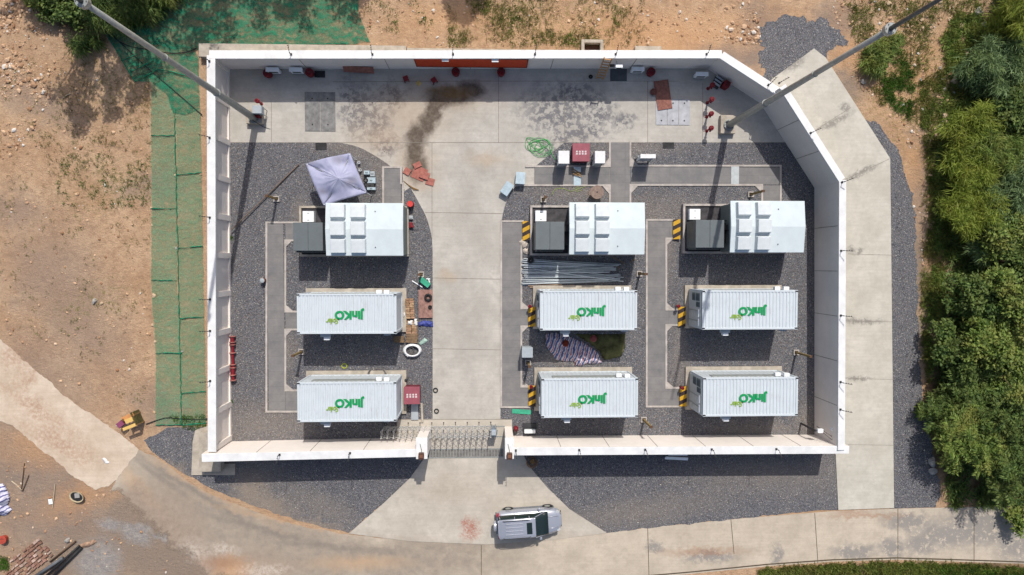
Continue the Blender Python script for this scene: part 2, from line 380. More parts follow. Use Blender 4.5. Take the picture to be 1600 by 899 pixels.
sheet('drive', [(620,656),(800,656),(800,690),(815,700),(820,716),(832,735),(855,762),(890,796),(948,833),(870,843),(760,851),(640,846),(545,834),(600,786),(640,748),(664,715),(664,690),(620,690)], .04, M_DRIVE, .04)
sheet('yard_slab', [(350,104),(1110,104),(1215,165),(1262,235),(1290,300),(1290,690),(800,690),(800,656),(620,656),(620,690),(350,690)], .03, M_SLAB)
def arc(pts, n=4):
    out = []
    for i in range(len(pts)-1):
        p0 = pts[max(i-1, 0)]; p1 = pts[i]; p2 = pts[i+1]; p3 = pts[min(i+2, len(pts)-1)]
        for k in range(n):
            t = k/n
            out.append(tuple(.5*((2*p1[j])+(-p0[j]+p2[j])*t+(2*p0[j]-5*p1[j]+4*p2[j]-p3[j])*t*t+(-p0[j]+3*p1[j]-3*p2[j]+p3[j])*t**3) for j in (0, 1)))
    return out+[pts[-1]]
cl = arc([(530,223),(560,230),(590,246),(613,262)]) + [(629,262),(630,300)] + arc([(641,293),(655,318),(667,342),(675,375),(676,420)])
sheet('yard_gravel', [(352,223)]+cl+[(676,655),(620,655),(620,690),(352,690)], .042, M_GRAV)
cr = arc([(783,349),(788,325),(797,302),(808,290)])
sheet('yard_gravel', [(950,290),(1300,290),(1300,690),(800,690),(800,655),(782,655)]+cr+[(835,290)], .042, M_GRAV)
sheet('yard_gravel', [(834,262),(882,223),(953,223),(953,262)], .042, M_GRAV)
sheet('yard_gravel', [(984,223),(1300,223),(1300,290),(984,290)], .046, M_GRAV)
# joints
jb = MB()
def joint(a, b, wd=.03, z=.036):
    p, q = G(a[0], a[1], z), G(b[0], b[1], z); t = (q-p).normalized(); nrm = Vector((-t.y, t.x, 0))*wd/2
    n = len(jb.v); jb.v += [tuple(p-nrm), tuple(q-nrm), tuple(q+nrm), tuple(p+nrm)]; jb.f.append([n, n+1, n+2, n+3])
for y in (332,434.5,545): joint((675 if y > 360 else 664, y), (783 if y > 340 else 787, y+2))
joint((353,223),(1232,223)); joint((779,158),(779,223)); joint((779,108),(779,158)); joint((1012,127),(1012,223)); joint((882,130),(882,223)); joint((424,160),(424,222)); joint((1098,130),(1098,222)); None
joint((1060,127),(720,127)); joint((520,128),(720,127)); joint((675,223),(675,655)); joint((783,348),(783,655))
for a, b in (((1275,203),(1330,168)),((1318,282),(1391,248)),((1325,397),(1395,399)),((1325,502),(1396,503)),((1325,592),(1396,593)),((1325,695),(1397,696))): joint(a, b, .025, .066)
joint((620,655.5),(800,655.5), .03, .046)
tag(jb.build('slab_joints', M_JOINT), kind='structure')
jb = MB()
for a, b in (((1012,825),(1014,899)),((1142,812),(1147,866)),((1273,802),(1278,880)),((1403,795),(1403,876)),((752,852),(752,899)),((1522,792),(1522,878))): joint(a, b, .04, .018)
p_ = [(1000,901),(1080,894),(1200,882),(1300,875),(1400,872),(1470,874),(1560,877),(1640,880)]
for i in range(len(p_)-1): joint(p_[i], p_[i+1], .09, .019)
tag(jb.build('road_joints', M('joint_dark', A(90,80,66), .9, var=.2)), kind='structure')
# ------------------------------------------------------------------ cable trenches
kb = MB(); tb = MB()
def kerb(pts, wd=.12, z1=.1):
    for i in range(len(pts)-1):
        a, b = G(*pts[i]), G(*pts[i+1]); c = (a+b)/2; L = (b-a).length
        kb.box((c.x, c.y, z1/2+rnd.uniform(0, .002)), (L+wd, wd, z1), math.atan2(b.y-a.y, b.x-a.x))
def tri(*pts):
    q = [G(*p) for p in pts]; kb.prism([(p.x, p.y) for p in q], .0, .094)
def cover(x0, y0, x1, y1, z=.07):
    a, b = G(x0, y0), G(x1, y1); tb.prism([(a.x, a.y), (b.x, a.y), (b.x, b.y), (a.x, b.y)], .0, z)
def trench(x0, x1, y0, y1, br):
    cover(x0, y0, x1, y1)
    kerb([(x0, y0), (x0, y1), (br[-1][2], y1)]); kerb([(x0, y0), (br[0][2], y0)])
    for i, (a, b, xe) in enumerate(br):
        cover(x1, a, xe, b, .066)
        if i < len(br)-1:
            c = br[i+1][0]; xe2 = br[i+1][2]
            kerb([(xe, b), (x1, b), (x1, c), (xe2, c)])
            k = 11
            tri((x1, b), (x1+k, b), (x1, b+k)); tri((x1, c), (x1, c-k), (x1+k+2, c))
trench(417,446.5,348,643,[(348,376,470),(487,515,467),(610,643,467)])
trench(783,814.5,346,636,[(346,377,817),(482,510,826),(604,636,827)])
trench(1010,1040.5,344,635,[(344,373,1053),(484,508,1061),(606,635,1063)])
cover(599,263,627,330); kerb([(599,320),(599,262),(627,262),(627,287),(630,287),(630,330)])
cover(835,261,952,290); cover(953,223,984,330,.072); cover(985,261,1219,289); cover(1191,290,1219,325)
kerb([(822,260.5),(952.5,260.5),(952.5,223)]); kerb([(984.5,223),(984.5,259.5),(1219,259.5),(1219,325)]); kerb([(808,290),(952.5,290),(952.5,325)]); kerb([(984.5,325),(984.5,289.5),(1190,289.5),(1190,325)])
tri((952,260),(952,246),(942,260)); tri((985,259),(985,245),(997,259)); tri((952,290),(940,290),(952,304)); tri((985,290),(997,290),(985,303)); tri((1190,290),(1178,290),(1190,302))
tag(tb.build('cable_trench', M_TR), kind='structure')
tag(kb.build('kerb', M_KERB), kind='structure')
# ------------------------------------------------------------------ walls
def wall(name, label, base, h0, h1, side, panels, cope_w=.52, over=.12, brackets=(), thick=.3, recess=False, cope_mat=None):
    """base: inner foot line in ground px from a to b; side = which way is outside (world normal sign)"""
    a, b = G(*base[0]), G(*base[1]); L = (b-a).length; ang = math.atan2(b.y-a.y, b.x-a.x)
    t = thing(name, label, 'wall', ((a.x+b.x)/2, (a.y+b.y)/2, 0), ang)
    mb = MB(); s = side
    y0, y1 = 0.0, s*thick
    vs = [(-L/2,y0,0),(L/2,y0,0),(L/2,y1,0),(-L/2,y1,0),(-L/2,y0,h0-.12),(L/2,y0,h1-.12),(L/2,y1,h1-.12),(-L/2,y1,h0-.12)]
    fs = [(3,2,1,0),(4,5,6,7),(0,1,5,4),(1,2,6,5),(2,3,7,6),(3,0,4,7)]
    if s < 0: fs = [tuple(reversed(f)) for f in fs]
    mb.add(vs, fs); mb.build('panel', M_WALL, t)
    cb = MB(); c0, c1 = -s*over, s*(cope_w-over)
    vs = [(-L/2,c0,h0-.118),(L/2,c0,h1-.118),(L/2,c1,h1-.118),(-L/2,c1,h0-.118),(-L/2,c0,h0),(L/2,c0,h1),(L/2,c1,h1-.03),(-L/2,c1,h0-.03)]
    if s < 0: pass
    cb.add(vs, fs); cb.build('coping', M_COPE, t, bevel=.015)
    n = panels; 
    if n:
        pm = MB() if not recess else None
        for i in range(n+1):
            x = -L/2+L*i/n; h = h0+(h1-h0)*i/n
            if recess:
                q = MB(); q.box((max(min(x, L/2-.18), -L/2+.18), -s*.06, (h-.13)/2), (.36, .12, h-.13)); q.build('pilaster', M_WALL, t, bevel=.01)
            elif 0 < i < n:
                pm.box((x, -s*.004, (h-.14)/2), (.028, .02, h-.14))
        if recess:
            q = MB(); q.box((0, -s*.05, .12), (L-.05, .1, .24)); q.box((0, -s*.05, min(h0, h1)-.25), (L-.05, .099, .22)); q.build('beam', M_WALL, t, bevel=.01)
        elif n > 1: pm.build('panel_seams', M_JOINT, t)
    for (px, py) in brackets:
        hh = (h0+h1)/2; p = G(px, py, hh); loc = t.matrix_basis.inverted() @ Vector((p.x, p.y, 0)) if False else None
        dx, dy = p.x-t.location.x, p.y-t.location.y; lx = dx*math.cos(-ang)-dy*math.sin(-ang)
        f = (lx+L/2)/L; hh = h0+(h1-h0)*f
        q = MB(); ly = s*.14
        q.tube([(lx, ly, hh-.05), (lx, ly, hh+.42)], .02, 6); q.tube([(lx, ly, hh+.38), (lx+.05, ly+s*.35, hh+.75)], .015, 6)
        q.tube([(lx, ly, hh+.38), (lx, ly-s*.03, hh+.3)], .03, 6); q.box((lx, ly, hh+.02), (.12, .12, .04))
        for k in range(3): q.tube([(lx-.03, ly+s*.1*(k+1), hh+.48+.1*k), (lx+.04, ly+s*.1*(k+1), hh+.48+.1*k)], .022, 5)
        q.build('wire_bracket', M_DARKM, t)
    return t
wN = wall('perimeter_wall', 'long cream wall with white coping at the back of the yard, carrying the red board', [(353,108.5),(1107,107.5)], 2.5, 2.5, 1, 6, brackets=[(455,86),(582,86),(708,86),(836,86),(962,86),(1104,86)])
wD = wall('perimeter_wall', 'short diagonal cream wall joining the back wall, beside the red hydrants', [(1105,108),(1189,163)], 2.5, 2.55, 1, 0, over=.12, brackets=[(1201,132)])
wE1 = wall('perimeter_wall', 'slanting grey-faced wall behind the foot of the right hand mast', [(1185,158),(1272,294)], 3.1, 3.1, 1, 3, over=.0, cope_w=.47, brackets=[(1222,127),(1271,205),(1317,284)])
wE2 = wall('perimeter_wall', 'tall long wall beside the broad concrete apron, its face in grey shade', [(1272,291),(1272,684)], 3.1, 3.0, 1, 6, over=.0, cope_w=.47, brackets=[(1318,392),(1318,493),(1318,597),(1319,640)])
wS2 = wall('perimeter_wall', 'sunlit cream wall right of the gate with six visible panels', [(798,681),(1290,679)], 2.9, 2.9, -1, 7, over=.02, cope_w=.5, brackets=[(806,704),(905,704),(1008,704),(1112,703),(1213,704)])
wS1 = wall('perimeter_wall', 'sunlit cream wall left of the gate, in front of the scissor gate end', [(345,690),(658,683)], 2.85, 2.85, -1, 4, over=.0, cope_w=.5, brackets=[(437,712),(547,711)])
wW = wall('perimeter_wall', 'left side wall with recessed panels and pilasters beside the green netting', [(360,688),(357,106)], 2.7, 2.5, 1, 10, over=.2, cope_w=.52, recess=True, brackets=[(325,595),(330,517),(329,468),(327,340),(326,215),(325,95)])
# wall footings / outer edges
fb = MB()
def fbox(mb, x0, y0, x1, y1, z0, z1, zp=0):
    a, b = G(x0, y0, zp), G(x1, y1, zp); mb.prism([(a.x, a.y), (b.x, a.y), (b.x, b.y), (a.x, b.y)], z0, z1); return mb
M_FOOT = M('footing_concrete', A(182,172,158), .85, var=.2, scale=2)
q = MB(); fbox(q, 316,72,636,96,0,.5)
one(q, 'concrete_beam', M_FOOT, 'long pale concrete beam along the outside of the back wall by the netting', 'beam', (0,0,0))
q = MB(); fbox(q, 637,78,906,100,0,.35)
one(q, 'concrete_beam', M_FOOT, 'low concrete beam behind the back wall left of the square pit', 'beam', (0,0,0))
q = MB(); fbox(q, 990,76,1030,100,0,.5)
one(q, 'concrete_beam', M_FOOT, 'short concrete block behind the wall right of the square pit', 'beam', (0,0,0))
q = MB(); fbox(q, 1030,80,1100,100,0,.25)
one(q, 'concrete_beam', M_FOOT, 'thin concrete edge behind the wall next to the diagonal corner', 'beam', (0,0,0))
t = thing('drain_pit', 'open square concrete pit outside the back wall', 'pit', G(924,80))
q = MB()
for (cx, cy, sx, sy) in ((-.62,0,.2,1.2),(.62,0,.2,1.2),(0,.5,1.04,.2),(0,-.5,1.04,.2)): q.box((cx, cy, .22), (sx, sy, .44))
q.build('rim', M_FOOT, t, bevel=.01)
q = MB(); q.box((0,0,.03),(1.03,.79,.02)); q.build('pit_floor', M('mud', A(92,60,38), .6, var=.4), t)
q = MB(); P = [G(*p) for p in ((306,672),(330,664),(330,724),(368,724),(368,742),(300,742),(302,690))]
q.prism([(p.x, p.y) for p in P], 0, .12)
one(q, 'footing', M_FOOT, 'L shaped concrete footing outside the bottom left wall corner', 'footing', (0,0,0), bevel=.02)
q = MB(); fbox(q, 318,672,352,732,0.1,.7)
one(q, 'footing', M_FOOT, 'raised concrete block under the bottom left wall corner', 'footing', (0,0,0), bevel=.02)
q = MB(); fbox(q, 822,700,942,706,0,.4); fbox(q, 1040,700,1290,704,0,.3)
one(q, 'footing', M_FOOT, 'grey concrete footing under the wall right of the gate', 'footing', (0,0,0))
# gate piers with lamps
def pier(px0, px1, lab, bx):
    a, b = G(px0, 684, 2.9), G(px1, 717, 2.9); cx, cy = (a.x+b.x)/2, (a.y+b.y)/2; sx = abs(b.x-a.x); sy = abs(a.y-b.y)
    t = thing('gate_pier', lab, 'pier', (cx, cy, 0), 0, 'white piers of the gate')
    q = MB(); q.box((0,0,1.43),(sx-.06,sy-.06,2.86)); q.build('shaft', M_WALL, t, bevel=.01)
    q = MB(); q.box((0,0,2.9),(sx,sy,.1)); q.build('cap', M_COPE, t, bevel=.01)
    lo = thing('wall_lamp', 'small brown lamp on top of the pier %s of the gate' % ('left' if bx < 0 else 'right'), 'lamp', (cx+bx*0, cy-sy/2+.25, 2.95))
    q = MB(); q.box((0,0,.16),(.3,.36,.32),taper=1.15); q.build('housing', M('brown_metal', A(84,58,48), .5), lo, bevel=.02)
    q = MB(); q.box((0,.02,.335),(.2,.2,.03)); q.build('lens', M('amber_glass', A(130,90,70), .3), lo)
    q = MB(); q.tube([(0,0,0),(-.0,.3,.05),(-.1,.7,.0)], .015, 6); q.build('cable', M_BLACK, lo)
pier(650,668,'white pier at the left side of the gate opening',-1)
pier(789,803,'white pier at the right side of the gate opening',1)
# ------------------------------------------------------------------ writing
def text(s, size, mat, name, parent, loc, rz=0, shear=0, bold=0, th=.02, sx=1):
    cu = bpy.data.curves.new('t', 'FONT'); cu.body = s; cu.size = size; cu.shear = shear; cu.offset = bold; cu.extrude = th/2
    cu.align_x = 'CENTER'; cu.align_y = 'CENTER'
    o = bpy.data.objects.new('t', cu); COL.objects.link(o); bpy.context.view_layer.update()
    me = bpy.data.meshes.new_from_object(o.evaluated_get(bpy.context.evaluated_depsgraph_get()))
    bpy.data.objects.remove(o); me.materials.clear(); me.materials.append(mat)
    o = bpy.data.objects.new(name, me); COL.objects.link(o); o.parent = parent; o.location = loc; o.rotation_euler = (0, 0, rz); o.scale = (sx, 1, 1)
    return o
# ------------------------------------------------------------------ battery containers
M_CONT = NT('container_white', .5, .3)
tc = M_CONT.n('ShaderNodeTexCoord').outputs['Object']
oi = M_CONT.n('ShaderNodeObjectInfo'); va = M_CONT.n('ShaderNodeVectorMath', operation='MULTIPLY_ADD'); M_CONT.l(oi.outputs['Random'], va.inputs[0]); va.inputs[1].default_value = (37,53,11); M_CONT.l(tc, va.inputs[2]); tc = va.outputs[0]
c_ = M_CONT.mix(M_CONT.ramp(M_CONT.noise(1.3, 6, .7, tc), .45, .75, 0, .3), lin(206,214,220,.84), lin(180,188,194,.82))
c_ = M_CONT.mix(M_CONT.ramp(M_CONT.noise(4, 7, .8, tc), .57, .72, 0, .45), c_, lin(150,150,146,.9))
mp_ = M_CONT.n('ShaderNodeMapping'); mp_.inputs['Scale'].default_value = (9,.8,1); M_CONT.l(tc, mp_.inputs[0]); c_ = M_CONT.mix(M_CONT.ramp(M_CONT.noise(1, 6, .7, mp_.outputs[0]), .56, .72, 0, .4), c_, lin(158,150,138,.85))
M_CONT.col(c_); M_CONT = M_CONT.m
M_CDARK = M('vent_grey', A(104,112,114), .6, var=.1)
M_GREEN = M('logo_green', lin(10,140,80), .5, var=.05); M_LGREEN = M('logo_light_green', lin(128,160,64), .5, var=.05)
CL, CW, CT = 6.06, 2.47, 2.96
def corr(mb, length, width, pitch, depth, T):
    """corrugated sheet: ribs run along width; local plane xy, T places it"""
    n = int(length/pitch); p = length/n; vs = []; fs = []
    prof = []
    for i in range(n):
        x = -length/2+i*p
        prof += [(x, 0), (x+p*.28, 0), (x+p*.42, depth), (x+p*.80, depth), (x+p*.94, 0)]
    prof.append((length/2, 0))
    for x, z in prof: vs += [(x, -width/2, z), (x, width/2, z)]
    for i in range(len(prof)-1): fs.append((2*i, 2*i+2, 2*i+3, 2*i+1))
    mb.add(vs, fs, T)
def container(loc, label, west_doors):
    t = thing('battery_container', label, 'container', loc, 0, 'white battery containers in two rows')
    q = MB(); q.box((0,0.02,.09),(CL+.5,CW+.42,.18)); q.build('plinth', M_FOOT, t, bevel=.015)
    z0, z1 = .2, CT
    q = MB(); q.box((0,0,(z0+z1)/2),(CL-.1,CW-.1,z1-z0-.1))
    corr(q, CL-.3, CW-.24, .212, .038, Matrix.Translation((0,0,z1-.052)))
    for s in (-1, 1):
        corr(q, CL-.3, z1-z0-.3, .3, .03, Matrix.Translation((0,s*(CW/2-.06),(z0+z1)/2)) @ Matrix.Rotation(-s*R(90), 4, 'X'))
    q.build('body', M_CONT, t)
    q = MB()
    for s in (-1, 1):
        q.box((0,s*(CW/2-.06),z1-.06),(CL-.3,.12,.12)); q.box((0,s*(CW/2-.06),z0+.07),(CL-.3,.12,.14))
        q.box((s*(CL/2-.06),0,z1-.06),(.12,CW-.3,.12)); q.box((s*(CL/2-.06),0,z0+.07),(.12,CW-.3,.14))
        for r_ in (-1, 1): q.box((s*(CL/2-.07),r_*(CW/2-.07),(z0+z1)/2),(.14,.14,z1-z0-.2))
    q.build('frame', M_CONT, t, bevel=.01)
    for s in (-1, 1):
        for r_ in (-1, 1):
            q = MB(); q.box((s*(CL/2-.085),r_*(CW/2-.075),z1-.05),(.178,.162,.118)); c = q.build('corner_casting', M_CONT, t, bevel=.01)
            q = MB(); q.box((s*(CL/2-.085),r_*(CW/2-.075),z1+.011),(.17,.09,.004)); q.build('casting_hole', M_BLACK, c)
    # west end: doors with louvres and locking plates ; north side grey upper band ; south side vents
    x = -CL/2-.0
    q = MB(); q.box((x-.012,0,1.55),(.05,2.2,2.45)); dr = q.build('door', M('door_grey', A(196,202,202), .5, var=.08), t, bevel=.008)
    for (yy, zz, hw, hh) in ((.78,2.2,.5,.7),(.3,2.25,.32,.7),(.78,1.4,.5,.6)):
        q = MB(); q.box((x-.045,yy,zz),(.03,hw,hh))
        for k in range(6): q.box((x-.065,yy,zz-hh/2+.08+k*hh/7),(.03,hw-.06,.02))
        q.build('louvre', M_CDARK, dr)
    for zz, yy, sy in ((2.45,-.25,.5),(2.45,-.83,.5)):
        q = MB(); q.box((x-.06,yy,zz),(.07,sy,.12)); q.build('sign_plate', M_WHITE, dr, bevel=.01)
    for yy in (-.1, -.75):
        q = MB(); q.tube([(x-.06,yy,.35),(x-.06,yy,2.3)], .02, 6); q.build('lock_bar', M_STEEL, dr)
    q = MB(); q.box((0,CW/2-.02,2.2),(4.6,.05,.62)); q.build('side_band', M('band_pale', A(150,154,152), .6), t)
    for xx in (1.9, 2.4):
        q = MB(); q.box((xx,CW/2+.1,2.62 if xx > 2 else 2.45),(.34,.22,.3)); q.build('cable_box', M_WHITE, t, bevel=.02)
    q = MB(); q.box((-1.42,-CW/2-.11,2.5),(.62,.26,.22)); q.build('side_duct', M_GREYP, t, bevel=.02)
    q = MB(); q.box((-1.36,-CW/2-.34,2.35),(.36,.2,.3)); q.build('side_hood', M_WHITE, t, bevel=.02)
    q = MB(); q.box((2.35,-CW/2-.07,2.35),(.4,.18,.3)); q.build('side_duct', M_GREYP, t, bevel=.02)
    text('JinKO', .69, M_GREEN, 'logo', t, (.13,-.06,z1-.004), math.pi, bold=.034, th=.03, sx=1.02)
    text('Solar', .46, M_LGREEN, 'logo_script', t, (-.83,-.44,z1-.004), math.pi, shear=.45, bold=.012, th=.03, sx=.8)
    return t
def cpos(x0, x1, y0, y1):
    p = G((x0+x1)/2, (y0+y1)/2, CT); return (p.x, p.y, .04)
container(cpos(465,619.3,459.3,521.7), 'white corrugated container beside the timber stack, upper of the left pair', 0)
container(cpos(465,619.7,596.5,659.6), 'white corrugated container beside a dark red box, lower of the left pair', 0)
container(cpos(845,994.5,453.5,517), 'white corrugated container between the steel pipes and the striped tarp', 0)
container(cpos(846,997,590,653.8), 'white corrugated container below the striped tarp, middle column', 0)
container(cpos(1095.8,1247.5,452.7,516), 'white corrugated container crossed by the mast shadow, upper of the right pair', 0)
container(cpos(1097,1248,588.4,651.7), 'white corrugated container nearest the bottom right corner of the yard', 0)
# ------------------------------------------------------------------ transformer stations
M_ROOF = M('roof_white', (.55,.615,.64,1), .45, var=.05, scale=1.5)
M_TBODY = M('station_grey', A(120,130,128), .5, .1, var=.08)
M_RAD = M('radiator_grey', A(104,111,114), .5, .1, var=.08, scale=2)
def station(x0, yc, label, radx=0.0, pad=0.):
    zp = .42; p = G(x0, yc, zp); L, Wd = 7.05, 3.28
    t = thing('transformer_station', label, 'transformer', (p.x+L/2, p.y, 0), 0, 'transformer stations with white panelled roofs')
    q = MB(); q.box((0,0,zp/2-.06),(L-.04,Wd-.04,zp-.1)); q.build('plinth', M('pit_floor', A(74,72,76), .8, var=.3), t)
    q = MB()
    for s in (-1, 1): q.box((0,s*(Wd/2-.07),zp/2),(L,.14,zp)); q.box((s*(L/2-.07),0,zp/2),(.14,Wd-.28,zp))
    q.build('kerb_frame', M_KERB if not pad else M_FOOT, t, bevel=.01)
    bx0 = -L/2+2.35; bx1 = L/2-.03; cx = (bx0+bx1)/2; bl = bx1-bx0; H = 2.62
    q = MB(); q.box((cx+.05,0,(zp+H)/2),(bl-.16,Wd-.28,H-zp)); bd = q.build('body', M_TBODY, t, bevel=.02)
    for k in (-.6, .2): 
        q = MB(); q.box((bx0+.02+.1,k,1.5),(.03,.72,1.9)); dd = q.build('door', M_TBODY, bd, bevel=.01)
        q = MB(); q.box((bx0+.09,k+.25,1.5),(.04,.05,.25)); q.build('handle', M_BLACK, dd)
    for k in range(5):
        q = MB(); q.box((bx0+.55+k*.95,-Wd/2+.12,1.45),(.8,.03,1.8)); q.build('door', M_TBODY, bd, bevel=.01)
    # gabled roof
    q = MB(); y = Wd/2-.02; rx0, rx1 = bx0-.06, bx1
    vs = [(rx0,-y,H),(rx1,-y,H),(rx1,y,H),(rx0,y,H),(rx0,-y,H+.07),(rx1,-y,H+.07),(rx1,y,H+.07),(rx0,y,H+.07),(rx0,0,H+.26),(rx1,0,H+.26)]
    q.add(vs, [(3,2,1,0),(0,1,5,4),(2,3,7,6),(4,5,9,8),(8,9,6,7),(1,2,6,9,5),(3,0,4,8,7)])
    rf = q.build('roof', M_ROOF, t, bevel=.015)
    for i, xx in enumerate((rx0+.78, rx0+2.02)):
        for j in range(3):
            yy = (1-j)*1.05+.0
            zz = H+.07+.19*(1-abs(yy)/y)
            q = MB(); q.box((0,0,.05),(.97,.93,.46),taper=.86)
            o = q.build('roof_panel', M('panel_white',(.58,.62,.64,1),.5,var=.08,scale=2), rf, bevel=.02, loc=(xx, yy+.03, zz+.05)); o.rotation_euler = (-math.atan(.19/y)*(1 if yy > .1 else -1 if yy < -.1 else 0), 0, 0)
    for j in (-1.1, 1.1): q = MB(); q.lathe((rx1-1.7, j, H+.07+.19*(1-abs(j)/y)), [(.03,0),(.03,.05)], 8); q.build('lifting_eye', M_BLACK, rf)
    # radiator block, small control box
    rxx = -L/2+.2+radx; ry = Wd/2-1.2-.88
    rd = MB()
    for k in range(2): rd.box((rxx+.46+k*.91,ry,1.42),(.9,1.74,1.96 if k else 1.95))
    rdo = rd.build('radiator', M_RAD, t, bevel=.015)
    q = MB()
    for k in range(12): q.box((rxx+.12+k*.15,ry-.92,1.35),(.03,.1,1.6))
    q.build('fins', M_RAD, rdo)
    q = MB(); q.box((rxx+2.05,ry+.1,1.0),(.4,1.3,1.1)); q.box((rxx+2.0,ry+.45,1.75),(.5,.3,.2)); q.build('conduit', M_DARKM, t)
    q = MB(); q.box((-L/2+.68,Wd/2-.72,.5),(.72,.7,.5)); o = q.build('control_box', M_WHITE, t, bevel=.02)
    q = MB(); q.box((-L/2+.68,Wd/2-.5,.752),(.12,.03,.01)); q.box((-L/2+.68,Wd/2-.95,.752),(.12,.03,.01)); q.build('hinge', M_DARKM, o)
    return t
station(467.5,361.5,'transformer station under the lilac canopy, leftmost of the three',0.0,1)
station(828.4,360.2,'transformer station above the heap of steel pipes, middle of the three')
station(1067.4,357.5,'transformer station crossed by a mast shadow at its left part, nearest the right wall')
# pen scrawl on first roof
p = G(543,340,2.9); q = MB()
q.tube([(-.1,.4,0),(.1,.25,0),(-.08,.12,0),(.12,.0,0)],.012,4); q.tube([(-.02,.1,0),(.1,-.3,0)],.012,4); q.tube([(-.12,-.1,0),(.14,-.2,0)],.012,4)
# ------------------------------------------------------------------ hazard ramps
def mat_haz(name, sx):
    t = NT(name, .6, .3); tc = t.n('ShaderNodeTexCoord').outputs['Object']
    mp = t.n('ShaderNodeMapping'); mp.inputs['Rotation'].default_value = (0, 0, R(-28)); t.l(tc, mp.inputs[0])
    s = t.n('ShaderNodeSeparateXYZ'); t.l(mp.outputs[0], s.inputs[0])
    f = t.math('FRACT', t.math('MULTIPLY', t.math('ADD', s.outputs[1], sx), 2.05))
    a = t.mix(t.math('GREATER_THAN', f, .5), A(52,40,38), A(206,160,42))
    a = t.mix(t.ramp(t.noise(6, 6, .8, tc), .5, .75, 0, .5), a, A(120,96,60)); t.col(a); return t.m
MH = [mat_haz('hazard_stripes', 10.), mat_haz('hazard_stripes', 10.2)]
hz = [(822,361,11,30,'by the middle transformer station'),(831,495,11,31,'by the container under the steel pipes'),(831.5,619,11,33,'by the container below the striped tarp'),(1057.5,358.5,11,31,'by the transformer station nearest the right wall'),(1065.5,495,11,31,'by the container crossed by the mast shadow'),(1067.5,619,11,33,'by the container nearest the bottom right corner')]
for i, (px, py, sx, sy, lab) in enumerate(hz):
    p = G(px, py, .2); q = MB(); q.box((0,0,0),(sx/PXM,sy/PXM,.04),ry=-.2)
    o = one(q, 'access_ramp', MH[i % 2], 'yellow and black striped ramp board '+lab, 'ramp', (p.x, p.y, .2), 'striped ramp boards at the equipment ends', bevel=.005)
    q = MB(); q.box((0,0,-.08),(sx/PXM*.6,sy/PXM*.8,.1)); q.build('support', M_DARKM, o)
# ------------------------------------------------------------------ lightning masts
def mast(base, top, zt, label, pad):
    b = G(*base, .5); tp = G(*top, zt); ax = (tp-Vector((b.x, b.y, .5)))
    t = thing('lightning_mast', label, 'mast', (b.x, b.y, 0), 0, 'tall grey masts at the back corners')
    q = MB(); q.box((pad[2],pad[3],.2),(pad[0],pad[1],.4)); q.build('footing', M_FOOT, t, bevel=.02)
    f = lambda k: Vector((0,0,.45))+ax*k
    q = MB(); q.tube([f(0),f(.33),f(.66),f(1)],[.225,.18,.14,.11],20); q.build('pole', M_STEEL, t, smooth=True)
    q = MB(); q.tube([f(-.0)+Vector((0,0,-.03)),f(.003)],.36,20); q.build('base_flange', M_STEEL, t)
    for k in range(10):
        a = k*math.pi/5; q = MB(); q.lathe((.31*math.cos(a),.31*math.sin(a),.4),[(.03,0),(.03,.14),(.012,.15),(.012,.2)],6); q.build('bolt', M_STEEL, t)
    for k in range(4):
        a = math.pi/4+k*math.pi/2; q = MB(); c, s = math.cos(a), math.sin(a)
        q.add([(.2*c-.01*s,.2*s+.01*c,.45),(.35*c-.01*s,.35*s+.01*c,.45),(.21*c-.01*s,.21*s+.01*c,.95),(.2*c+.01*s,.2*s-.01*c,.45),(.35*c+.01*s,.35*s-.01*c,.45),(.21*c+.01*s,.21*s-.01*c,.95)],[(0,1,2),(5,4,3),(0,3,4,1),(1,4,5,2),(2,5,3,0)])
        q.build('gusset', M_STEEL, t)
    for k in (.33,.66):
        q = MB(); q.tube([f(k-.002),f(k+.002)],.22 if k < .5 else .17,20); q.build('collar', M_STEEL, t)
    q = MB(); q.tube([f(.995),f(1.008)],.24,16); o = q.build('flange', M_STEEL, t)
    for k in range(6):
        a = k*math.pi/3; q = MB(); c = f(1.0)+Vector((.19*math.cos(a),.19*math.sin(a),0)); q.tube([c-Vector((0,0,.12)),c+Vector((0,0,.2))],.02,6); q.build('bolt', M_STEEL, o)
    q = MB(); q.tube([f(1.0),f(1.14),f(1.3)],[.095,.08,.05],14); q.build('rod', M('dark_steel', A(84,92,98), .5, .2), t, smooth=True)
    return t
mast((396.5,184.5),(129,3),18.2,'tall grey lightning mast at the left back corner, leaning over the netting', (1.05,.9,-.02,.12))
mast((1140,195),(1390,46),17.4,'tall grey lightning mast at the right back corner, crossing the slanting wall', (1.0,1.2,-.05,.05))
# equipment beside left mast
p = G(404,173,.9); t = thing('control_cabinet', 'small grey cabinet on a frame next to the left mast foot', 'cabinet', (p.x, p.y, 0))
q = MB(); q.box((0,0,.95),(.58,.5,.5)); q.build('cabinet_body', M_GREYP, t, bevel=.02)
for sx in (-1, 1):
    for sy in (-1, 1): q = MB(); q.tube([(sx*.24,sy*.2,0),(sx*.24,sy*.2,.7)],.025,6); q.build('leg', M_STEEL, t)
q = MB(); q.tube([(-.3,-.3,.9),(-.5,-.45,.5),(-.45,-.5,.1)],.03,6); q.build('cable', M_BLACK, t)
p = G(393,165,1.2); q = MB(); q.box((0,0,.6),(.2,.16,.3)); q.tube([(0,0,0),(0,0,.5)],.025,6)
one(q, 'junction_box', M_GREYP, 'little pale box on a stalk behind the left mast foot', 'box', (p.x,p.y,0), bevel=.01)
p = G(414,201,.03); q = MB(); q.tube([(-.5,.35,.9),(-.1,.1,.06),(.35,-.05,.03)],.018,6)
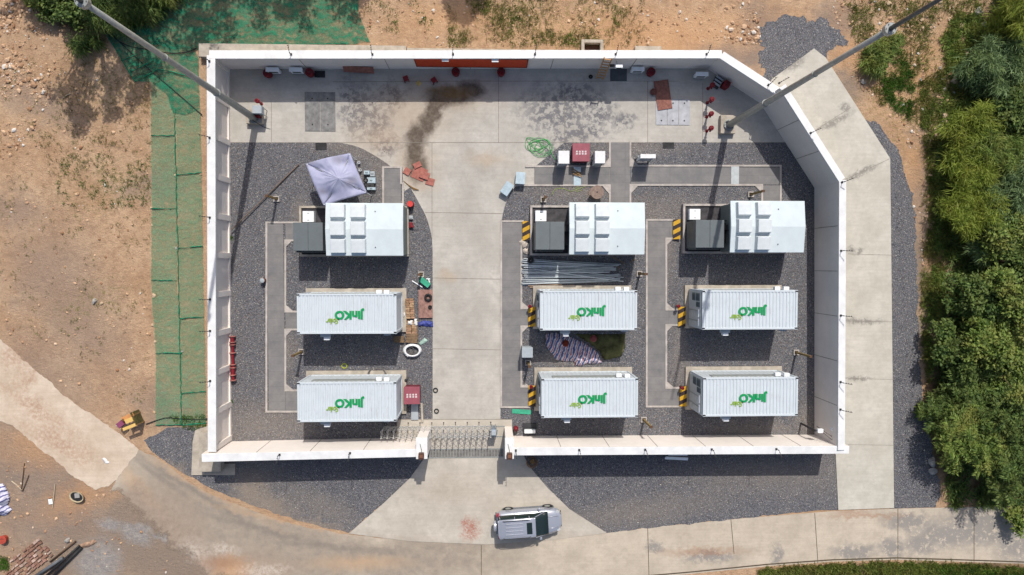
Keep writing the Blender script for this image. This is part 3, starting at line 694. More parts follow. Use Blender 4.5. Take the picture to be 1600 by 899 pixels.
one(q, 'bent_rod', M_DARKM, 'thin dark rod propped on the concrete beside the left mast foot', 'rod', (p.x,p.y,0))
# ------------------------------------------------------------------ hydrants
def hydrant(loc, label, group='red hydrant valves', h=1.0, s=1.0):
    t = thing('hydrant', label, 'hydrant', loc, 0, group)
    q = MB(); q.lathe((0,0,0),[(.12,0),(.12,.04),(.06,.05),(.06,h*.55),(.09,h*.56),(.09,h*.6),(.055,h*.62),(.055,h*.85)],14); q.build('standpipe', M_RED, t, smooth=False)
    q = MB(); q.lathe((0,0,h*.85),[(.14,0),(.17,.03),(.17,.07),(.1,.12),(.03,.14)],14); q.build('valve_head', M_RED, t)
    q = MB(); q.torus((0,0,h+.05),.12,.02,14,6); q.tube([(-.12,0,h+.05),(.12,0,h+.05)],.015,5); q.build('handwheel', M_RED, t)
    q = MB(); q.tube([(0,0,h*.7),(.0,-.2,h*.68)],.06,8); q.build('outlet', M_RED, t)
    return t
hy = hydrant(G(1106,139), 'red hydrant deepest in the wall shade, topmost of the row of four')
for (px, py, lab) in ((1105,161,'second from the top of the row of four, at the edge of the wall shade'),(1104,183,'third from the top in the row of four, standing in sun'),(1104,205,'lowest of the row of four, nearest the gravel')):
    p = G(px, py); dup(hy, (p.x, p.y, 0), rz=0, label='red hydrant, '+lab.replace('in the row of four','of four').replace('of the row of four','of four'))
for (px, py, lab) in ((409,163,'red hydrant beside the cabinet of the left mast, upper of two'),(410,186,'red hydrant beside the cabinet of the left mast, lower of two'),(827,478,'red valve by the ramp of the container under the steel pipes'),(829,602,'red valve by the ramp of the container below the striped tarp'),(1056,478,'red valve by the ramp of the container crossed by the mast shadow'),(1062,604,'red valve by the ramp of the container nearest the bottom right corner')):
    p = G(px, py); dup(hy, (p.x, p.y, 0), rz=1.2, label=lab, scale=.9 if px < 500 else .7)
hb = M_RED
def ext(px, py, lab, r=.16, h=.5, lying=False):
    p = G(px, py, .1); t = thing('fire_extinguisher', lab, 'extinguisher', (p.x, p.y, .04), rnd.uniform(0,6), 'red fire extinguishers')
    Mx = Matrix.Rotation(R(85), 4, 'Y') @ Matrix.Translation((0,0,0)) if lying else Matrix()
    q = MB(); q.lathe((0,0,r if lying else 0),[(r*.95,0),(r,.04),(r,h-.12),(r*.6,h-.03),(.04,h)],14,Mx); q.build('cylinder', hb, t, smooth=False)
    q = MB(); q.lathe((0,0,r if lying else 0),[(.03,h),(.03,h+.06),(.06,h+.07),(.06,h+.1)],8,Mx); q.build('valve', M_BLACK, t)
    return t
ext(806,669,'red extinguisher standing by the white box right of the gate')
# hose reels along the back wall
def reel(px, py, lab, z=.5, r=.27):
    p = G(px, py, z); t = thing('hose_reel', lab, 'hose reel', (p.x, p.y, 0), rnd.uniform(-.3,.3), 'red hose reels and buckets at the back wall')
    q = MB(); q.lathe((0,0,0),[(r*.8,0),(r*.85,.05),(r,z-.1),(r,z)],16); q.build('drum', hb, t)
    q = MB(); q.torus((0,0,z),r*.8,.05,18,6); q.build('rim', M_RED, t)
    q = MB(); q.tube([(-r,0,z),(-r*.5,0,z+.16),(r*.5,0,z+.16),(r,0,z)],.015,5); q.build('handle', M_DARKM, t)
for px, py, lab in ((417,114,'red bucket beside the leftmost white wall box'),(483,113,'red bucket left of the black floor grate'),(712,112,'red bucket at the wall under the left part of the red board'),(783,112,'red bucket at the wall under the right part of the red board'),(1018,112,'red bucket right of the white wall box near the ladder')): reel(px, py, lab)
p = G(1134,133,.4); t = thing('fire_pump', 'red pump with grey hoses beside the diagonal wall', 'pump', (p.x, p.y, 0), -.5)
q = MB(); q.box((0,0,.35),(.42,.42,.7)); q.build('pump_body', M_RED, t, bevel=.04)
q = MB(); q.box((-.55,-.05,.12),(.5,.7,.2)); q.build('sledge', M_DARKM, t)
for k in range(3): q = MB(); q.tube([(-.8,.25-k*.22,.3),(-.3,.2-k*.22,.32)],.07,8); q.build('hose', M_GREYP, t)
q = MB(); q.box((0,0,.72),(.2,.3,.06)); q.build('pump_cover', M('dark_red', A(90,20,28), .5), t)
# ------------------------------------------------------------------ white wall boxes
def wbox(px, py, lab, w_=.78):
    p = G(px, py, .75); t = thing('wall_box', lab, 'box', (p.x, p.y, 0), 0, 'white boxes standing along the walls')
    q = MB(); q.box((0,0,.45),(w_,.2,.6)); q.build('housing', M_WHITE, t, bevel=.02)
    q = MB(); q.box((0,.0,.765),(w_+.06,.28,.03)); q.build('lid', M_WHITE, t, bevel=.008)
    for s in (-1, 1): q = MB(); q.box((s*w_*.4,0,.075),(.06,.16,.15)); q.build('foot', M_DARKM, t)
    q = MB(); q.box((0,-.103,.5),(w_*.7,.01,.35)); q.build('front_grille', M_CDARK, t)
wbox(425.5,109,'white box at the back wall, leftmost one'); wbox(462,109,'white box at the back wall left of the black floor grate'); wbox(997,108,'white box at the back wall right of the ladder'); wbox(1097,116,'white box in the corner where the diagonal wall starts')
p = G(828,674,.5); t = thing('wall_box', 'white box on a dark frame right of the gate inside the yard', 'box', (p.x,p.y,0), 0, 'white boxes standing along the walls')
q = MB(); q.box((0,-.02,.42),(.74,.24,.3)); q.build('housing', M_WHITE, t, bevel=.04)
q = MB(); q.box((0,.18,.1),(.9,.5,.2)); q.build('base_frame', M_DARKM, t, bevel=.01)
# red board on back wall
a, b = G(653,107.5,0), G(822,107.5,0)
t = thing('notice_board', 'long orange red board fixed on the back wall', 'board', ((a.x+b.x)/2, a.y-.03, 0))
q = MB(); q.box((0,0,1.45),(abs(b.x-a.x)*1.0,.05,1.6)); q.build('board', M('red_board', A(205,72,36), .6, var=.08), t, bevel=.005)
q = MB(); w2 = abs(b.x-a.x)/2
for s in (-1, 1): q.box((s*w2,-.01,1.45),(.05,.07,1.7)); q.box((0,-.01,1.45+s*.82),(w2*2,.07,.05))
q.build('board_frame', M('board_frame', A(120,52,34), .6), t)
for s in (-.45, .42): q = MB(); q.box((s*w2,-.12,2.32),(.42,.2,.06)); q.build('spot_lamp', M_WHITE, t)
# ladder
a = G(937,124,0); t = thing('ladder', 'wooden ladder leaning on the back wall', 'ladder', (a.x, a.y, 0), R(-6))
tl = 2.75; ly = .52
for s in (-1, 1): q = MB(); q.tube([(s*.24,0,0),(s*.24,ly,tl)],.035,6); q.build('rail', M('ladder_wood', A(196,150,104), .8, var=.2), t)
for k in range(8): q = MB(); f = (k+.6)/8.2; q.box((0,ly*f,tl*f),(.48,.06,.05)); q.build('rung', M('ladder_wood'), t)
p = G(923,120,.08)
def tyre(px, py, lab, Rr=.3, r=.1, z=.1, group='black tyres lying about'):
    p = G(px, py, z); q = MB(); q.torus((0,0,0),Rr-r,r,28,10); return one(q, 'tyre', M_BLACK, lab, 'tyre', (p.x,p.y,z), group, smooth=True)
tyre(923,120,'small black tyre left of the ladder foot',.14,.05,.09)
p = G(964,98,2.0); t = thing('wall_camera', 'grey camera and lamp on a wall arm above the dark mat', 'camera', (p.x, p.y, 2.0))
q = MB(); q.tube([(.0,.1,0),(0,-.25,0)],.03,6); q.build('arm', M_GREYP, t)
q = MB(); q.box((.12,-.25,.05),(.45,.22,.18)); q.build('camera_body', M_WHITE, t, bevel=.02); q = MB(); q.box((-.3,-.2,0),(.3,.16,.14)); q.build('lamp_head', M_DARKM, t, bevel=.02)
q = MB(); q.box((.12,-.37,.05),(.3,.03,.12)); q.build('lens', M_BLACK, t)
def plate(name, px, py, sx, sy, z, th, mat, lab, cat, rz=0, rx=0, ry=0, group=None, bevel=.004):
    p = G(px, py, z); q = MB(); q.box((0,0,0),(sx/PXM,sy/PXM,th),0,rx,ry)
    return one(q, name, mat, lab, cat, (p.x,p.y,z), group, bevel=bevel, rz=R(rz))
plate('floor_mat',966.5,117.5,26,19,.045,.02,M('dark_mat',A(88,92,96),.9,var=.15),'dark grey mat on the concrete below the wall camera','mat')
plate('plywood_sheet',560,109,46,11,.45,.03,M_RWOOD,'long brown sheet leaning at the back wall left of the red board','plywood',-3,.9)
plate('plywood_sheet',1036,148.5,23,45,.1,.03,M_RWOOD,'brown board lying half over the three part steel cover','plywood',9)
q = MB(); q.lathe((0,0,0),[(.2,0),(.24,.2),(.1,.3)],7); p = G(1020,145); one(q,'sack',M('dark_brown',A(110,72,66),.9,bump=.5),'small dark brown sack beside the brown board','sack',(p.x,p.y,.03))
for px, py, rz, lab in ((634,123,20,'red square stool lying left of the yellow tile'),(678,125.5,35,'red stool lying right of the yellow tile')):
    p = G(px, py, .35); t = thing('stool', lab, 'stool', (p.x,p.y,.03), R(rz), 'red plastic stools on the yard')
    q = MB(); q.box((0,0,.36),(.34,.34,.04)); q.build('seat', M_RED, t, bevel=.02)
    for sx in (-1,1):
        for sy in (-1,1): q = MB(); q.box((sx*.14,sy*.14,.17),(.05,.05,.34)); q.build('leg', M_RED, t)
plate('tile',654,130.5,7,7,.05,.03,M('yellowish',A(206,176,110),.7),'small yellow tile between the two red stools','tile',40)
# drain grates
def grate(px, py, sx, sy, lab):
    p = G(px, py); t = thing('drain_grate', lab, 'grate', (p.x,p.y,0.03), 0, 'black drain grates')
    w_, h_ = sx/PXM, sy/PXM
    q = MB(); q.box((0,0,.012),(w_,h_,.02)); q.build('sump', M_BLACK, t)
    q = MB()
    for k in range(9): q.box((-w_/2+(k+.5)*w_/9,0,.035),(w_/22,h_,.02))
    for s in (-1,0,1): q.box((0,s*h_*.47,.036),(w_,.03,.03)) if s else None
    q.build('bars', M_DARKM, t)
grate(500,116.5,16,10,'black grate in wall shade at the back wall'); grate(502,229,17,10,'black grate in gravel above the lilac canopy'); grate(1044,227.5,18,9,'black grate in gravel left of the right mast shadow')
def covers(x0, y0, x1, y1, nx, ny, mat, lab):
    c = G((x0+x1)/2, (y0+y1)/2); t = thing('steel_cover', lab, 'cover', (c.x, c.y, .03)); w_, h_ = (x1-x0)/PXM/nx, (y1-y0)/PXM/ny
    for i in range(nx):
        for j in range(ny):
            X, Y = (-nx/2+i+.5)*w_, (-ny/2+j+.5)*h_
            q = MB(); q.box((X,Y,.02),(w_-.03,h_-.03,.03)); o = q.build('cover_plate', mat, t, bevel=.004)
            for s in (-1,1): q = MB(); q.lathe((X,Y+s*h_*.33,.036),[(.05,0),(.05,.012)],8); q.build('lifting_hole', M_BLACK, o)
covers(1024,155,1078,196,3,1,M('pale_plate',A(176,178,184),.6,.1,var=.15,scale=2),'three part pale steel cover beside the brown board')
covers(477,145,524,205,2,1,M('dull_plate',A(134,133,132),.7,.1,var=.25,scale=3),'dull grey floor cover in the left back part of the yard')
# ------------------------------------------------------------------ cabinets north
def sand_box(px, py, sx, sy, h, lab, rows):
    p = G(px, py, h); t = thing('equipment_box', lab, 'box', (p.x, p.y, .04), 0, 'dark red lidded boxes')
    w_, l_ = sx/PXM/(1+h/CH), sy/PXM/(1+h/CH); m = M('box_red', A(152,84,96), .55, var=.12)
    q = MB(); q.box((0,0,h/2-.02),(w_-.08,l_-.08,h-.06)); q.build('box_body', M('box_red_dark', A(110,44,56), .6, var=.2), t, bevel=.01)
    q = MB(); q.box((0,0,h-.03),(w_,l_,.06)); o = q.build('lid', m, t, bevel=.012)
    q = MB(); wk = .0
    r = random.Random(3)
    for j in range(rows):
        for i in range(4):
            cx, cy = (i-1.5)*.19, (j-(rows-1)/2)*.14-.02
            for k in range(3): q.box((cx, cy-.04+k*.04, h+.004),(.12-.02*r.random(),.016,.006))
            for k in range(2): q.box((cx-.035+k*.07+r.uniform(-.01,.01), cy, h+.0047),(.015,.1,.006))
    q.build('lettering', M('lettering_white', (.8,.8,.8,1), .6, var=.02), o)
    for s in (-1,1): q = MB(); q.box((s*w_*.3,-l_/2-.01,h-.1),(.1,.03,.05)); q.build('latch', M_DARKM, t)
sand_box(908,238.5,27,28,.95,'dark red lidded box with white signs between two white cabinets',2)
sand_box(643.5,618,25,27.5,.95,'dark red lidded box beside the lower left container',2)
def cabinet(px, py, sx, sy, h, lab, mat=None, grp='white cabinets on legs'):
    p = G(px, py, h); t = thing('cabinet', lab, 'cabinet', (p.x, p.y, .04), 0, grp); k = PXM*(1+h/CH); w_, l_ = sx/k, sy/k
    q = MB(); q.box((0,0,h*.6),(w_-.05,l_-.05,h*.76)); q.build('cabinet_body', mat or M_WHITE, t, bevel=.01)
    q = MB(); q.box((0,0,h-.02),(w_,l_,.05)); q.build('roof', mat or M_COPE, t, bevel=.01)
    q = MB(); q.box((0,-l_/2+.02,h*.6),(w_*.8,.03,h*.6)); o = q.build('door', M_GREYP, t, bevel=.005)
    q = MB(); q.box((w_*.3,-l_/2-.01,h*.6),(.04,.03,.14)); q.build('handle', M_BLACK, o)
    for a in (-1,1):
        for b in (-1,1): q = MB(); q.box((a*w_*.42,b*l_*.42,h*.11),(.06,.06,h*.24)); q.build('leg', M_STEEL, t)
cabinet(881,246,17,20,1.5,'white cabinet left of the dark red lidded box with its shadow on the trench'); cabinet(937.5,246,16,19,1.5,'white cabinet right of the dark red lidded box with its shadow on the trench')
cabinet(1012.5,244.5,24,6.5,1.6,'flat wide white cabinet standing alone above the right cable trench')
cabinet(824,551,17,16,1.35,'grey blue cabinet at the trench edge left of the striped tarp',M_GREYP,'grey cabinets')
for px, py in ((871,252),(927,250),(996,246)):
    p = G(px, py, .8); q = MB(); q.tube([(0,0,0),(0,0,1)],.035,6); q.box((0,0,.95),(.1,.12,.2))
    one(q, 'cable_riser', M_STEEL, {871:'thin grey riser at the left white cabinet',927:'thin grey riser between the red box and the right white cabinet',996:'thin grey riser at the flat wide white cabinet'}[px], 'riser', (p.x,p.y,.04))
# metal plates
M_SHEET = M('metal_sheet', A(186,204,214), .35, .15, var=.15, scale=4)
plate('metal_sheet',792,295,13,20,.35,.25,M_SHEET,'pale metal box lying tilted at the slab edge, leftmost of two','metal box',-35,0,.1)
plate('metal_sheet',813,279,14.5,18,.4,.35,M_SHEET,'pale metal box standing on the slab edge, right of the tilted one','metal box',-4)
plate('metal_sheet',902,283,11.5,14,.1,.02,M_SHEET,'shiny metal sheet on the trench under the red lidded box','metal sheet')
plate('metal_sheet',902,265,11.5,8,.14,.02,M_SHEET,'small grey sheet partly under the red lidded box','metal sheet')
for k in range(3): 
    q = MB(); q.box((0,0,0),(.62,.06,.03)); p = G(900+k,267+k*3.5,.17); one(q,'wood_strip',M_WOOD,'thin wood strips lying on the metal sheet below the red box','wood strip',(p.x,p.y,.17+k*.02),'wood strips below the red box',rz=-.5+.08*k)
plate('trench_plate',1148.5,274,12.5,29.5,.09,.02,M('plate_pale',A(186,192,194),.6,.1,var=.12),'pale plate laid across the long trench near the right mast shadow','plate')
# cable drum
p = G(933,300.5,.7); t = thing('cable_drum','brown wooden cable drum lying flat on the gravel','cable drum',(p.x,p.y,.04))
q = MB(); q.lathe((0,0,.62),[(.44,0),(.44,.05)],28); q.build('flange', M('drum_wood',A(142,122,112),.8,var=.2,scale=6), t, bevel=.005)
q = MB(); q.lathe((0,0,0),[(.44,0),(.44,.05)],28); q.build('flange', M('drum_wood'), t)
q = MB(); q.lathe((0,0,.05),[(.26,0),(.26,.57)],20); q.build('core', M_BLACK, t)
q = MB(); q.lathe((0,0,.668),[(.05,0),(.05,.006)],10); q.build('axle_hole', M_BLACK, t)
# hoses and cables
def curve_obj(name, pts, r, mat, lab, cat, z=.06, group=None, seg=5):
    q = MB(); q.tube([G(x, y, z)+Vector((0,0,zz)) for x, y, zz in pts], r, seg); return one(q, name, mat, lab, cat, (0,0,0), group, smooth=True)
r = random.Random(8); pts = []; 
for i in range(170):
    a = i*.31; rr = 13+6*math.sin(i*.17)+r.uniform(-2,2)
    pts.append((841+rr*math.cos(a+.4*math.sin(i*.05))*1.05+3*math.sin(i*.09), 229+rr*.72*math.sin(a*1.01+.6*math.cos(i*.11))+3*math.cos(i*.07), .03*r.random()))
curve_obj('garden_hose', arc([(p_[0],p_[1]) for p_ in pts[::2]],3) and [(x,y,.02+.03*((i*7)%5)/5) for i,(x,y) in enumerate(arc([(p_[0],p_[1]) for p_ in pts[::2]],3))], .014, M('hose_green', A(70,170,90), .4, var=.05), 'tangled bright green hose on the concrete', 'hose')
curve_obj('cable', [(x,y,0) for x,y in arc([(858,228),(862,240),(868,250)],4)], .02, M('hose_green'), 'loose green hose end running to the gravel', 'hose')
curve_obj('cable', [(x,y,0) for x,y in arc([(862,305),(868,296),(880,295),(892,299),(905,295),(918,291),(928,292)],5)], .018, M('cable_yellowgreen', A(150,170,80), .5), 'thin yellow green cable lying between trench and cable drum', 'cable')
curve_obj('cable', [(x,y,0) for x,y in arc([(896,296),(905,291),(900,300),(910,297)],5)], .014, M('cable_yellowgreen'), 'short loop of yellow green cable beside the thin one', 'cable')
# reddish board pieces on slab
for i, (px, py, sx, sy, rz) in enumerate(((655,271,21,20,-24),(672,284,13,11,-16),(636,268,10,10,-30),(652,258,12,8,25),(663,274,15,11,-20))):
    plate('board_piece',px,py,sx,sy,.05+.025*i,.02,M('red_board_piece',A(172,108,96),.8,var=.22,scale=4),['largest reddish board in the middle of the broken heap','reddish board at the right end of the broken heap','small reddish board at the left end of the broken heap','small reddish board at the top of the broken heap','reddish board overlapping the largest one of the heap'][i],'board',rz)
q = MB()
for i in range(4): q.tube([(-.6+.1*i,.3-.1*i,.02),(.1+.1*i,-.3,.05)],.02,5)
p = G(645,290,.05); one(q,'stick_bundle',M_WOOD,'thin sticks lying on the stain below the reddish boards','sticks',(p.x,p.y,.05))
# canopy
cz = 2.15; C4 = [G(478,255.6,cz),G(546.4,239.6,cz),G(572.5,301,cz),G(505.5,321,cz)]; ap = G(529,279,2.85); cc = sum(C4, Vector())/4
t = thing('canopy', 'pop-up canopy with dirty lilac fabric roof', 'canopy', (cc.x, cc.y, 0))
n = 22; q = MB(); o_ = Vector((cc.x, cc.y, 0)); idx = {}
for s in range(4):
    A0, A1 = C4[s]-o_, C4[(s+1) % 4]-o_; P = ap-o_
    base = len(q.v)
    for i in range(n+1):
        for j in range(n+1):
            u, v = i/n, j/n
            e = A0.lerp(A1, v); pt = P.lerp(e, u)
            w5 = abs(v-.5)*2; sag = .20*u*(1-w5)**1.0 - .34*math.exp(-((u-.66)/.2)**2)*max(0,w5-.25)**1.2 - .07*math.sin(math.pi*u)
            wr = .03*math.sin(v*31+s*2+2*noise.noise(Vector((u*4,v*3,s))))*(1-u)*u*4*(.5+noise.noise(Vector((v*6,u*3,s)))) 
            q.v.append((pt.x, pt.y, pt.z+sag+wr))
    for i in range(n):
        for j in range(n):
            a0 = base+i*(n+1)+j; q.f.append([a0, a0+1, a0+n+2, a0+n+1])
    b0 = len(q.v)
    for j in range(n+1):
        e = A0.lerp(A1, j/n); zz = e.z+.20*(1-abs(j/n-.5)*2); q.v += [(e.x,e.y,zz),(e.x*1.005,e.y*1.005,zz-.25+.02*math.sin(j*2.3))]
    for j in range(n): q.f.append([b0+2*j, b0+2*j+1, b0+2*j+3, b0+2*j+2])
tt = NT('canopy_fabric', .7, .2); bb = tt.blobs([(497,261,8,5),(541,258,7,6),(560,292,8,5,30),(518,306,6,4)], soft=.9, amp=.3, scale=2)
cb_ = tt.mix(tt.ramp(tt.noise(1.5,5,.6),.35,.7), A(154,156,184), A(176,178,202)); tt.col(tt.mix(tt.math('MULTIPLY', bb, .5), cb_, A(110,100,104)))
fab = q.build('roof_fabric', tt.m, t, smooth=True); fab.modifiers.new('s','SOLIDIFY').thickness = .012
for c in C4:
    q = MB(); v_ = (c-o_)*.96; q.box((v_.x,v_.y,cz/2),(.05,.05,cz)); q.build('leg', M_WHITE, t)
q = MB()
for s in range(4):
    a0, a1 = (C4[s]-o_)*.96, (C4[(s+1) % 4]-o_)*.96; q.tube([a0-Vector((0,0,.12)), a1-Vector((0,0,.12))],.02,5); q.tube([a0-Vector((0,0,.15)), ap-o_-Vector((0,0,.12))],.02,5)
q.build('folding_frame', M_STEEL, t)
# things right of the canopy
for i, (px, py, sx, sy, m_, lab) in enumerate(((573,270,9,6,M_SHEET,'small shiny metal case at the top of the stack right of the canopy'),(582,272,7,8,M_GREYP,'little grey case next to the shiny one right of the canopy'),(580,282,13,9,M_SHEET,'metal case with black ring on it right of the canopy'),(578,290,13,6,M_DARKM,'dark toolbox below the metal cases right of the canopy'),(580,295,13,4,M_SHEET,'narrow pale case lowest right of the canopy'))):
    p = G(px, py, .3); t = thing('tool_case', lab, 'case', (p.x,p.y,.045)); w_, l_ = sx/PXM, sy/PXM
    q = MB(); q.box((0,0,.14),(w_,l_,.26)); q.build('case_body', m_, t, bevel=.015)
    q = MB(); q.box((0,0,.285),(w_*.96,l_*.96,.03)); q.build('lid', m_, t, bevel=.01)
    q = MB(); q.tube([(-.08,0,.3),(-.06,0,.35),(.06,0,.35),(.08,0,.3)],.012,5); q.build('handle', M_BLACK, t)
tyre(571.5,282,'black cable ring on the metal case right of the canopy',.16,.045,.36,'cable rings')
for px, py, lab in ((561,254.5,'upper white cup right of the canopy'),(563,266,'lower white cup right of the canopy')):
    p = G(px, py, .2); q = MB(); q.lathe((0,0,0),[(.07,0),(.09,.22),(.075,.22),(.06,.03)],12); one(q,'bucket',M_WHITE,lab,'bucket',(p.x,p.y,.045))
# long pole, posts
q = MB(); a, b = G(361,360,.3), G(467,257,.1); q.tube([a, (a+b)/2+Vector((0,0,-.02)), b], .04, 8)
one(q, 'pole', M('pole_wood', A(120,104,92), .8, var=.25), 'long thin pole lying across the gravel left of the canopy', 'pole', (0,0,0))
M_POST = M('post_bronze', A(150,128,86), .7, var=.2)
for i, (px, py, h, lab) in enumerate(((432,311,1.9,'brown post on a square foot under the long lying pole'),(471,550,1.9,'brown post on a square foot between the left containers'),(658,429,1.1,'brown stub post on a square foot beside the green plank and timber'),(999,428,1.9,'brown post on a square foot right of the steel pipes'),(849,312,1.7,'brown post on a square foot above the middle transformer station'),(1173,304,2.0,'brown post on a square foot above the right transformer station'),(1244,551,2.0,'brown post on a square foot reaching to the right wall'),(1006,656,2.0,'brown post on a square foot at the wall right of the gate'),(825,567,1.7,'brown post on a square foot below the grey blue cabinet'))):
    p = G(px, py, .1); t = thing('cable_post', lab, 'post', (p.x,p.y,.04), 0, 'short brown posts on square concrete feet')
    q = MB()
    for (cx, cy, sx, sy) in ((0,.15,.38,.07),(0,-.15,.38,.07),(.155,0,.07,.23),(-.155,0,.07,.23)): q.box((cx,cy,.06),(sx,sy,.12))
    q.build('foot', M_KERB, t, bevel=.005)
    q = MB(); q.box((0,0,h/2),(.13,.13,h)); q.build('shaft', M_POST, t, bevel=.008)
    q = MB(); q.box((0,0,h+.02),(.2,.16,.08)); q.build('head', M('post_dark', A(96,70,52), .7), t, bevel=.01)
p = G(1252,662,.1); t = thing('floodlight_post','post with a white floodlight in the bottom right corner of the yard','floodlight',(p.x,p.y,.04))
q = MB(); q.box((0,0,1.),(.1,.1,2.)); q.build('shaft', M_DARKM, t); q = MB(); q.box((.25,.02,2.05),(.36,.26,.2)); q.build('lamp_head', M_WHITE, t, bevel=.02)
q = MB(); q.tube([(.3,0,2.1),(.9,-.5,2.35)],.02,5); q.build('cable', M_DARKM, t)
p = G(1303,671,2.3); q = MB(); q.lathe((0,0,0),[(.1,0),(.11,.1),(.06,.16)],12); one(q,'wall_light',M_WHITE,'small white dome light on the right wall near the bottom corner','light',(p.x-.1,p.y,2.2))
q = MB(); a, b = G(1276,666,1.9), G(1302,684,2.3); q.tube([a,b],.02,5); one(q,'cable',M_DARKM,'dark cable from the corner floodlight to the right wall','cable',(0,0,0))
p = G(411,438.5,.3); t = thing('small_bin','small pale round bin on the gravel left of the long trench','bin',(p.x,p.y,.04)); q = MB(); q.lathe((0,0,0),[(.15,0),(.17,.4),(.14,.42)],16); q.build('bin_body', M('bin_brown',A(110,70,60),.7), t)
q = MB(); q.lathe((0,0,.42),[(.15,0),(.15,.03),(.08,.05)],16); q.build('lid', M_GREYP, t)
# flanged red pipe along the left wall
p = G(363,560,.3); t = thing('flanged_pipe','row of red flanged pipe fittings lying along the left wall','pipe',(p.x,p.y,.25))
yy = [1.38,.95,.35,-.05,-.55,-1.1,-1.42]
for k in range(6): q = MB(); q.tube([(0.01*(k%2),yy[k],0),(0.01*(k%2),yy[k+1],0)],.13 if k in (0,4) else .095,12); q.build('pipe_section', M_RED, t)
for y_ in (1.42,1.05,.88,.35,-.42,-.62,-1.1,-1.45): q = MB(); q.tube([(0,y_-.025,0),(0,y_+.025,0)],.2,16); q.build('flange', M('flange_pale',A(180,120,112),.6,var=.3), t)
# barrels and bits
p = G(641,319,.5); t = thing('drum','red round drum at the gravel tip beside the leftmost station','drum',(p.x,p.y,.04)); q = MB(); q.lathe((0,0,0),[(.2,0),(.21,.02),(.2,.28),(.215,.3),(.2,.32),(.2,.55),(.21,.56)],20); q.build('drum_body', M_RED, t)
q = MB(); q.lathe((0,0,.56),[(.19,0),(.19,.01)],20); q.build('lid', M('drum_lid',A(214,72,66),.5), t)
p = G(642,352,.2); q = MB(); q.box((0,0,.1),(.25,.36,.2)); q.box((.1,-.1,.22),(.2,.12,.08)); one(q,'fuel_can',M_RED,'dark red can between the drum and the station edge','can',(p.x,p.y,.04),bevel=.03)
p = G(642,340,.2); q = MB(); q.box((0,0,.1),(.26,.24,.2)); q.box((0,0,.21),(.16,.14,.03)); one(q,'paint_tin',M_GREYP,'little grey box between the drum and the dark red can','tin',(p.x,p.y,.04),bevel=.02)
curve_obj('cable_ring', [(538+4*math.cos(a*.35),572+3.6*math.sin(a*.35),0) for a in range(20)], .035, M('yellow_hose',A(190,200,60),.5), 'yellow green ring on the gravel above the lower left container', 'ring')
curve_obj('cable_coil', [(589+(12+(a//18))*math.cos(a*.35),584+(9)*math.sin(a*.35),.02*(a//18)) for a in range(56)], .018, M('grey_cable',A(110,106,104),.5), 'thin grey cable coil on the plinth of the lower left container', 'coil', z=.26)
for px, py, lab in ((680.5,610,'upper little dark ring on the drive inside the gate'),(682,642.5,'lower little dark ring on the drive inside the gate')): tyre(px,py,lab,.17,.035,.08,'cable rings')
tyre(829,407,'black roll beside the left end of the steel pipes',.21,.08,.3,'cable rings')
plate('green_plank',815,643.5,30,7,.08,.03,M('plank_green',A(66,168,134),.6),'green plank on the gravel below the middle trench','plank',-4)
plate('plastic_crate',664,441.5,17,8,.25,.22,M('plank_green'),'green plastic box beside the brown stub post','box',-38)
for i,(px,py,sx,rz,lab) in enumerate(((652,444,19,-32,'long white stick left of the green plastic box'),(669,436,6,0,'short white stick above the green plastic box'),(671,441,9,-75,'white stick right of the green plastic box'))):
    plate('stick',px,py,sx,1.6,.1,.04,M_WHITE,lab,'stick',rz)
# timber
def timber(cx, cy, L_, W_, rows, cols, ang, lab, m_, lay=2):
    p = G(cx, cy); t = thing('timber_stack', lab, 'timber stack', (p.x,p.y,.045), R(ang)); r = random.Random(int(cx*7+cy))
    for l in range(lay):
        for j in range(rows):
            for i in range(cols):
                q = MB(); q.box((-L_/2+(i+.5)*L_/cols+r.uniform(-.03,.03), -W_/2+(j+.5)*W_/rows, .06+l*.11),(L_/cols*r.uniform(.85,.98),W_/rows*.9,.1),r.uniform(-.05,.05)); q.build('plank', m_[r.randrange(len(m_))], t, bevel=.008)
WM = [M('timber_a',A(188,156,124),.85,var=.3,scale=8),M('timber_b',A(158,126,98),.85,var=.3,scale=8),M('timber_c',A(178,140,114),.85,var=.25,scale=8)]
timber(641,482,.58,1.35,9,2,3,'light timber offcuts beside the upper left container, upper pile',WM)
timber(644,511,.72,.85,7,2,-2,'light timber offcuts beside the upper left container, middle pile under white bags',WM)
timber(644,528,.82,.62,6,1,-4,'dark timber planks at the bottom of the pile above the white coil',[M('timber_d',A(136,112,88),.85,var=.25)])
timber(624,530,.75,.42,4,1,-2,'dark timber planks sticking out below the container corner',[M('timber_d')])
plate('plywood_sheet',665,475,22,44,.16,.03,M('ply_brown',A(158,122,112),.8,var=.3,scale=4),'brown plywood sheet with a tyre on it beside the drive','plywood')
tyre(669,465,'tyre lying on the brown plywood sheet',.26,.075,.26)
tyre(672,480,'small black ring half over the brown plywood edge',.13,.05,.24)
